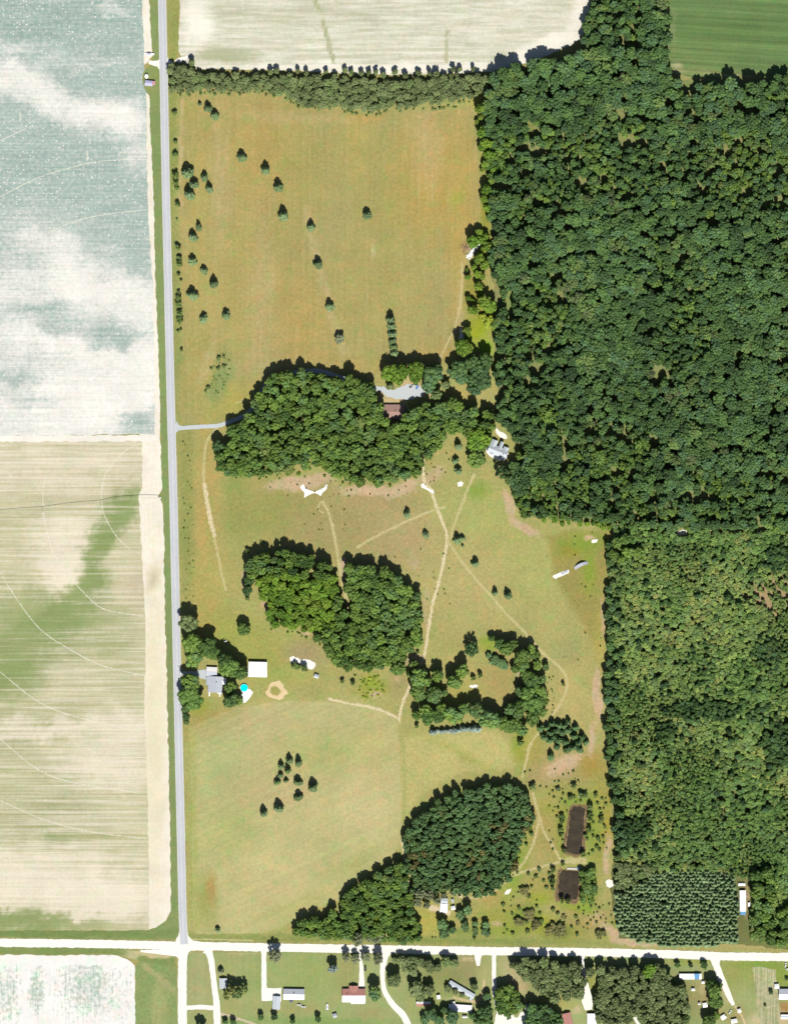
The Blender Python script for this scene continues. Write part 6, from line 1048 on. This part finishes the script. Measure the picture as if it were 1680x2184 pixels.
MB().tube((4.6, 0, .95), (6.2, 0, .8), .07).build('drawbar', mSteel, e)
# irrigation pivot across the grain field
pv = [(342, 1062), (280, 1062), (216, 1072), (92, 1086), (-40, 1098)]
wp = [W(*p) for p in pv]; e = empty('irrigation_pivot', (wp[0][0], wp[0][1], 0.02)); tag(e, 'long thin irrigation pivot boom on wheeled towers across the grain field', 'irrigation boom')
l0 = wp[0]; mPiv = plain('weathered_steel', A(206, 204, 186), 0.6, 0.3)
for (x0_, y0_), (x1_, y1_) in zip(wp, wp[1:]):
    sp_ = MB(); a_ = Vector((x0_ - l0[0], y0_ - l0[1], 3.6)); b_ = Vector((x1_ - l0[0], y1_ - l0[1], 3.6)); L = (b_ - a_).length; d_ = (b_ - a_) / L; k = max(2, int(L / 7)); pr = a_
    for i in range(1, k + 1):
        u = i / k; q = a_ + (b_ - a_) * u + Vector((0, 0, 1.1 * math.sin(math.pi * u))); sp_.tube(pr, q, .16, .16, 6); sp_.tube(q, Vector((q.x, q.y, 3.3 + .2 * math.sin(math.pi * u))), .03, .03, 4); pr = q
    sp_.tube(a_ - Vector((0, 0, .4)), b_ - Vector((0, 0, .4)), .03, .03, 4); sp_.build('boom_span', mPiv, e)
    tw = MB(); nrm = Vector((-d_.y, d_.x, 0))
    for s in (-1.6, 1.6): tw.tube(b_, Vector((b_.x, b_.y, .6)) + d_ * 0 + nrm * s, .07, .07, 5)
    tw.tube(Vector((b_.x, b_.y, .7)) - nrm * 1.7, Vector((b_.x, b_.y, .7)) + nrm * 1.7, .09, .09, 5); to = tw.build('tower', mPiv, e)
    for s in (-1.7, 1.7):
        c_ = Vector((b_.x, b_.y, .6)) + nrm * s; MB().tube(c_ - d_ * .16, c_ + d_ * .16, .6, .6, 14).build('wheel', mDark, to)
MB().box(-.9, .9, -.9, .9, 0, .5).build('pivot_pad', mCon, e)
pt = MB()
for sx in (-.7, .7):
    for sy in (-.7, .7): pt.tube((sx, sy, .5), (0, 0, 3.6), .06, .06, 5)
pt.build('pivot_frame', mSteel, e)
# arched concrete ramp and slab on the pasture
px, py = W(1239, 1206.5); e = empty('curved_ramp', (px, py, 0.02), math.radians(24)); tag(e, 'pale curved hump-backed concrete ramp on the pasture near the eastern wood', 'ramp')
rm_ = MB(); rings = []
for i in range(13):
    u = i / 12 * 2 - 1; x = u * 7.3; off = 1.1 * (1 - u * u); z = .25 + 3.3 * (1 - u * u) ** 1.2
    rings.append([(x, -1.6 + off, max(0, z - .35)), (x, 1.6 + off, max(0, z - .35)), (x, 1.6 + off, z), (x, -1.6 + off, z)])
rm_.loft(rings); rm_.build('deck_slab', mGreyR, e)
for u in (-.45, .45):
    x = u * 7.3; MB().box(x - .25, x + .25, -.6 + .88, 1.0 + .88, 0, .25 + 3.3 * (1 - u * u) ** 1.2 - .3).build('support', mCon, e)
px, py = W(1203, 1221); e = empty('concrete_slab', (px, py, 0.13), math.radians(24)); tag(e, 'flat pale concrete slab on the sandy strip beside the curved ramp', 'slab')
MB().box(-3.6, 3.6, -1.2, 1.2, 0, .2).build('slab', mGreyR, e); MB().box(3.7, 5.0, -1.0, 1.1, 0, .14).build('end_slab', mCon, e)
# rubble heap
rh_ = random.Random(5)
px, py = W(1011, 533); e = empty('rubble_heap', (px, py, 0.02)); tag(e, 'heap of white broken concrete rubble at the east edge of the hayfield', 'rubble')
for i in range(110):
    a = rh_.uniform(-1, 1); q = rh_.uniform(-1, 1) * 2.4; x, y = a * 6.5 + q * .6, a * 8.0 - q * .6; s = rh_.uniform(.35, 1.0); z = rh_.uniform(0, .9) * (1 - abs(a))
    m_ = MB(); cs_ = [(sx * s * rh_.uniform(.6, 1.2) + x, sy * s * rh_.uniform(.6, 1.2) + y, (0 if sz < 0 else 2 * s * .5 * rh_.uniform(.6, 1.1)) + z) for sz in (-1, 1) for sx, sy in ((-1, -1), (1, -1), (1, 1), (-1, 1))]
    m_.add(cs_, [(0, 3, 2, 1), (4, 5, 6, 7), (0, 1, 5, 4), (1, 2, 6, 5), (2, 3, 7, 6), (3, 0, 4, 7)]); m_.build('chunk', mCon, e)
px, py = W(993, 527); e = empty('brush_pile', (px, py, 0.02)); tag(e, 'pile of dead reddish brush beside the white rubble heap', 'brush pile')
m_ = MB()
for i in range(260):
    a = rh_.uniform(0, 6.28); d = rh_.uniform(0, 6) ; x, y = d * math.cos(a), d * math.sin(a) * 1.3; a2 = rh_.uniform(0, 6.28); L = rh_.uniform(1, 2.6); z = rh_.uniform(.05, 1.6) * (1 - d / 7)
    m_.tube((x, y, z), (x + L * math.cos(a2), y + L * math.sin(a2), z + rh_.uniform(-.1, .5)), .06, .03, 4)
m_.build('branches', plain('dead_brush', A(186, 150, 132), .95), e)

# residential lots
e = bld('cottage', 476.5, 2097, 0, 'white-roofed cottage under thin yellow-green trees', 'house'); gable(e, -3.6, 3.6, -5.0, 5.0, 2.6, 1.1, mSlate, mWhite2, 'y', .3)
e = bld('garage', 590, 2138, -3, 'long white-roofed garage standing crosswise beside the ranch house drive', 'garage'); gable(e, -3.6, 3.6, -6.4, 6.4, 2.6, .9, mSlate, mWhite2, 'y', .3, False); MB().box(-1.6, 1.6, 6.42, 6.5, .02, 2.2).build('garage_door', mTrim, e)
e = bld('house', 627, 2120, -1, 'white metal-roofed ranch house with a round trampoline behind', 'house'); gable(e, -10.3, 10.3, -5.0, 5.0, 2.7, 1.6, mWhite, mWhite2, 'x', .4, split=mGreyR); vent(e, 4, -2, 3.8); vent(e, -6, 2, 3.6); chimney(e, 0, 1.2, 4.4)  # one white roof; shade on its north slope is painted in as grey
e = bld('house', 754.5, 2122, 0, 'red-brown roofed house, its south slope coloured white as in full sun', 'house'); gable(e, -11.4, 11.4, -6.6, 6.2, 2.8, 2.0, mWhite, mBrick, 'x', .4, split=mRed); gable(e, -4.6, 4.2, 3.4, 9.4, 2.8, 1.9, mRed, mBrick, 'y', .3, False); chimney(e, -6.5, 1.5, 4.7); vent(e, 6, -3, 4); MB().box(-3.0, 11.2, -8.8, -6.8, 2.1, 2.25).build('porch_roof', mWhite, e)  # red roof; sun glare on the south slope is put into its white colour
for x in (-2.8, 4, 11): MB().tube((x, -8.6, 0), (x, -8.6, 2.1), .09).build('porch_post', mTrim, e)
def mobile(x, y, L, w, rz, label, rm=mWhite, tarp=None, porch=None):
    e = bld('mobile_home', x, y, rz, label, 'mobile home'); gable(e, -L / 2, L / 2, -w / 2, w / 2, 2.6, .5, rm, mWhite2, 'x', .12)
    if tarp: MB().box(tarp[0], tarp[1], -w / 2 - .1, w / 2 + .1, 3.32, 3.38).build('tarp', mBlueT, e)
    if porch:
        MB().box(porch[0] - 1.4, porch[0] + 1.4, porch[1] * (w / 2 + .2), porch[1] * (w / 2 + 2.6), 2.3, 2.42).build('porch_roof', rm, e) if porch[1] > 0 else MB().box(porch[0] - 1.4, porch[0] + 1.4, porch[1] * (w / 2 + 2.6) , porch[1] * (w / 2 + .2), 2.3, 2.42).build('porch_roof', rm, e)
        for q in (-1.2, 1.2): MB().tube((porch[0] + q, porch[1] * (w / 2 + 2.4), 0), (porch[0] + q, porch[1] * (w / 2 + 2.4), 2.3), .07).build('porch_post', mTrim, e)
    for q in (-L / 4, L / 4): vent(e, q, .5, 3.0, .12, .4)
    return e
mobile(984, 2110, 29, 5.2, -30, 'long slanted silver-blue trailer home among small trees', mSlate, None, (13, -1))
mobile(981, 2149.5, 23.5, 7.0, -4, 'wide white mobile home below the slanted trailer', mWhite, None, (-7, 1))
mobile(1471, 2082, 22.5, 5.4, 0, 'white mobile home with a light blue tarp on its east end', mWhite, (4, 9), None)
e = simple('shed', 902.5, 2140.5, 30, 9, 0, 'low red and white roofed shed among the shady lots', mRed, split=mWhite, rh=.6)
for x, y, w, h, r_, lab, m in [(935, 2126, 7, 8, 10, 'small white shed west of the slanted trailer', mWhite), (1122, 2148, 8, 12, 20, 'pale roof mostly hidden by trees beside the sandy yard', mSlate), (1498, 2094.5, 6, 5, 0, 'tiny white shed just off the tarp end of the mobile home', mWhite), (1477, 2110, 7, 5, 0, 'small white shed behind the mobile home with the tarp', mWhite), (1502, 2143, 9, 9, 10, 'square white shed in the sandy yard by the slanting lane', mWhite), (1541, 2169, 10, 9, 35, 'tilted white shed half under dark trees near the lane end', mWhite), (1575, 2155, 7, 7, 15, 'small white hut on the grass at the end of the slanting lane', mWhite), (1655, 2103, 9, 9, 5, 'square white shed beside the easternmost house', mWhite), (991, 2168, 10, 4, 0, 'low white storage box south of the wide mobile home', mWhite), (1564, 2177, 12, 8, 10, 'white-roofed outbuilding at the bottom by the lane end', mWhite), (1490, 2140, 4, 4, 0, 'tiny pale shed west of the square white shed', mWhite), (714, 2165.5, 8, 8, 20, 'small grey weathered shed on the lawn behind the red-roofed house', mGreyR)]:
    simple('shed', x, y, w, h, r_, lab, m)
e = bld('house', 1209, 2173, 12, 'pinkish-roofed house half under dark trees at the bottom edge', 'house'); gable(e, -4.2, 4.2, -6, 6, 2.7, 1.5, mRed, mWhite2, 'y', .3)
e = bld('house', 1261, 2177, 0, 'white-roofed house at the end of the widening gravel drive', 'house'); gable(e, -4.4, 4.4, -8, 7.4, 2.7, 1.3, mWhite, mWhite2, 'y', .3)
e = bld('house', 1677, 2119.5, 0, 'easternmost white and grey roofed house on the open lawn', 'house'); gable(e, -8.2, 8.2, -5.2, 5.0, 2.8, 1.5, mWhite, mWhite2, 'x', .3, split=mGreyR)
e = bld('mobile_home', 1676, 2168, 0, 'white trailer with a light blue stripe behind the easternmost house', 'mobile home'); gable(e, -6, 6, -2.2, 2.2, 2.5, .4, mWhite, mWhite2, 'x', .1); MB().box(-5.6, 5.6, -.3, .3, 3.1, 3.16).build('roof_stripe', mBlueT, e)

# vehicles
def paint(name, c): return plain(name, c, 0.3, 0.5, 0.02, 1.0)
mCarW, mCarD, mCarB = paint('white_paint', A(240, 240, 240)), paint('dark_paint', (0.03, 0.035, 0.05)), paint('blue_paint', (0.08, 0.22, 0.5))
def car(x, y, rz, m, label, pickup=False, z=0.14):
    wx, wy = W(x, y); e = empty('pickup_truck' if pickup else 'car', (wx, wy, z), math.radians(rz)); tag(e, label, 'truck' if pickup else 'car')
    L, w = (2.8, .98) if pickup else (2.25, .88)
    b_ = MB(); b_.loft([[(xx * k, yy * k2, zz) for xx, yy in ((-L, -w), (L * .92, -w), (L, -w * .7), (L, w * .7), (L * .92, w), (-L, w))] for k, k2, zz in ((.96, .94, .35), (1, 1, .6), (.98, .96, .95))]); b_.build('body', m, e)
    c0, c1 = (-.3, 1.3) if pickup else (-1.7, .9)
    cb = MB(); cb.loft([[(c0, -w * .9, .96), (c1, -w * .9, .96), (c1, w * .9, .96), (c0, w * .9, .96)], [(c0 + .35, -w * .72, 1.5), (c1 - .6, -w * .72, 1.5), (c1 - .6, w * .72, 1.5), (c0 + .35, w * .72, 1.5)]]); cab = cb.build('cabin_glass', mGlass, e)
    MB().box(c0 + .3, c1 - .55, -w * .73, w * .73, 1.5, 1.56).build('cabin_roof', m, cab)
    if pickup: MB().box(-2.6, -.5, -w * .8, w * .8, .96, 1.0).build('truck_bed', mDark, e)
    for xx in (-L * .62, L * .62):
        for yy in (-w, w): MB().tube((xx, yy - .1, .34), (xx, yy + .1, .34), .34, .34, 14).build('wheel', mDark, e)
    for yy in (-w * .6, w * .6): MB().box(L - .02, L + .03, yy - .15, yy + .15, .65, .8).build('headlight', mTrim, e)
car(779, 2065, 92, mCarD, 'dark pickup truck with a pale tail parked beside the drive of the red-roofed house', True)
car(638, 2143, -10, mCarW, 'white car on the grass behind the ranch house, nearer the trampoline')
car(647, 2147, -8, mCarW, 'white car on the grass behind the ranch house, farther from the trampoline')
car(878, 824.5, 25, mCarW, 'white pickup truck parked on the gravel yard north of the brown-roofed house', True, .22)
car(889.5, 826, 70, mCarB, 'bright blue car parked on the gravel yard next to the white truck', False, .22)
car(1085, 2172, 30, mCarD, 'dark car parked on the white sandy yard', False, .12)
car(1674, 2058, 80, mCarW, 'white car near the gravel road north of the easternmost house, beside another')
car(1679, 2066, 20, mCarW, 'white car nearer the easternmost house of two parked on its lawn')
car(1556, 2158, 60, mCarW, 'white car parked at the bottom of the slanting lane')
px, py = W(698, 2147); e = empty('boat', (px, py, 0.05), math.radians(90)); tag(e, 'pointed white motorboat on a trailer on the lawn', 'boat')
hb = MB(); hb.loft([[(xx, yy * s, z) for xx, yy in ((-3, -1.05), (0.6, -1.1), (2.2, -.7), (3.4, 0), (2.2, .7), (.6, 1.1), (-3, 1.05))] for s, z in ((.35, .7), (.9, 1.2), (1, 1.7))]); hb.build('hull', mWhite, e)
MB().box(-1.9, .3, -.8, .8, 1.71, 1.78).build('cockpit', mLav, e); ws = MB(); ws.add([(.5, -.8, 1.72), (.5, .8, 1.72), (.1, .7, 2.2), (.1, -.7, 2.2)], [(0, 1, 2, 3)]); ws.build('windscreen', mGlass, e)
MB().box(-3.5, -3.02, -.3, .3, .9, 2.0).build('outboard_motor', mDark, e)
tl = MB(); tl.box(-2.6, 2, -.5, -.35, .45, .6); tl.box(-2.6, 2, .35, .5, .45, .6); tl.tube((2, 0, .52), (4.6, 0, .52), .07); tl.build('trailer_frame', mSteel, e)
for yy in (-.95, .95): MB().tube((-1.2, yy - .1, .34), (-1.2, yy + .1, .34), .34, .34, 14).build('wheel', mDark, e)
px, py = W(621, 2134); e = empty('trampoline', (px, py, 0.02)); tag(e, 'round dark grey trampoline directly behind the ranch house', 'trampoline')
tr_ = MB(); tr_.add([(1.9 * math.cos(2 * math.pi * i / 24), 1.9 * math.sin(2 * math.pi * i / 24), .85) for i in range(24)], [tuple(range(24))]); tr_.build('mat', plain('trampoline_mat', A(110, 116, 132), .8), e)
rg = MB()
for i in range(24):
    a0, a1 = 2 * math.pi * i / 24, 2 * math.pi * (i + 1) / 24; rg.tube((2.05 * math.cos(a0), 2.05 * math.sin(a0), .85), (2.05 * math.cos(a1), 2.05 * math.sin(a1), .85), .09, .09, 6)
rg.build('ring', mSteel, e)
for i in range(6):
    a = i * math.pi / 3; MB().tube((2.05 * math.cos(a), 2.05 * math.sin(a), 0), (2.05 * math.cos(a), 2.05 * math.sin(a), .85), .05).build('leg', mSteel, e)
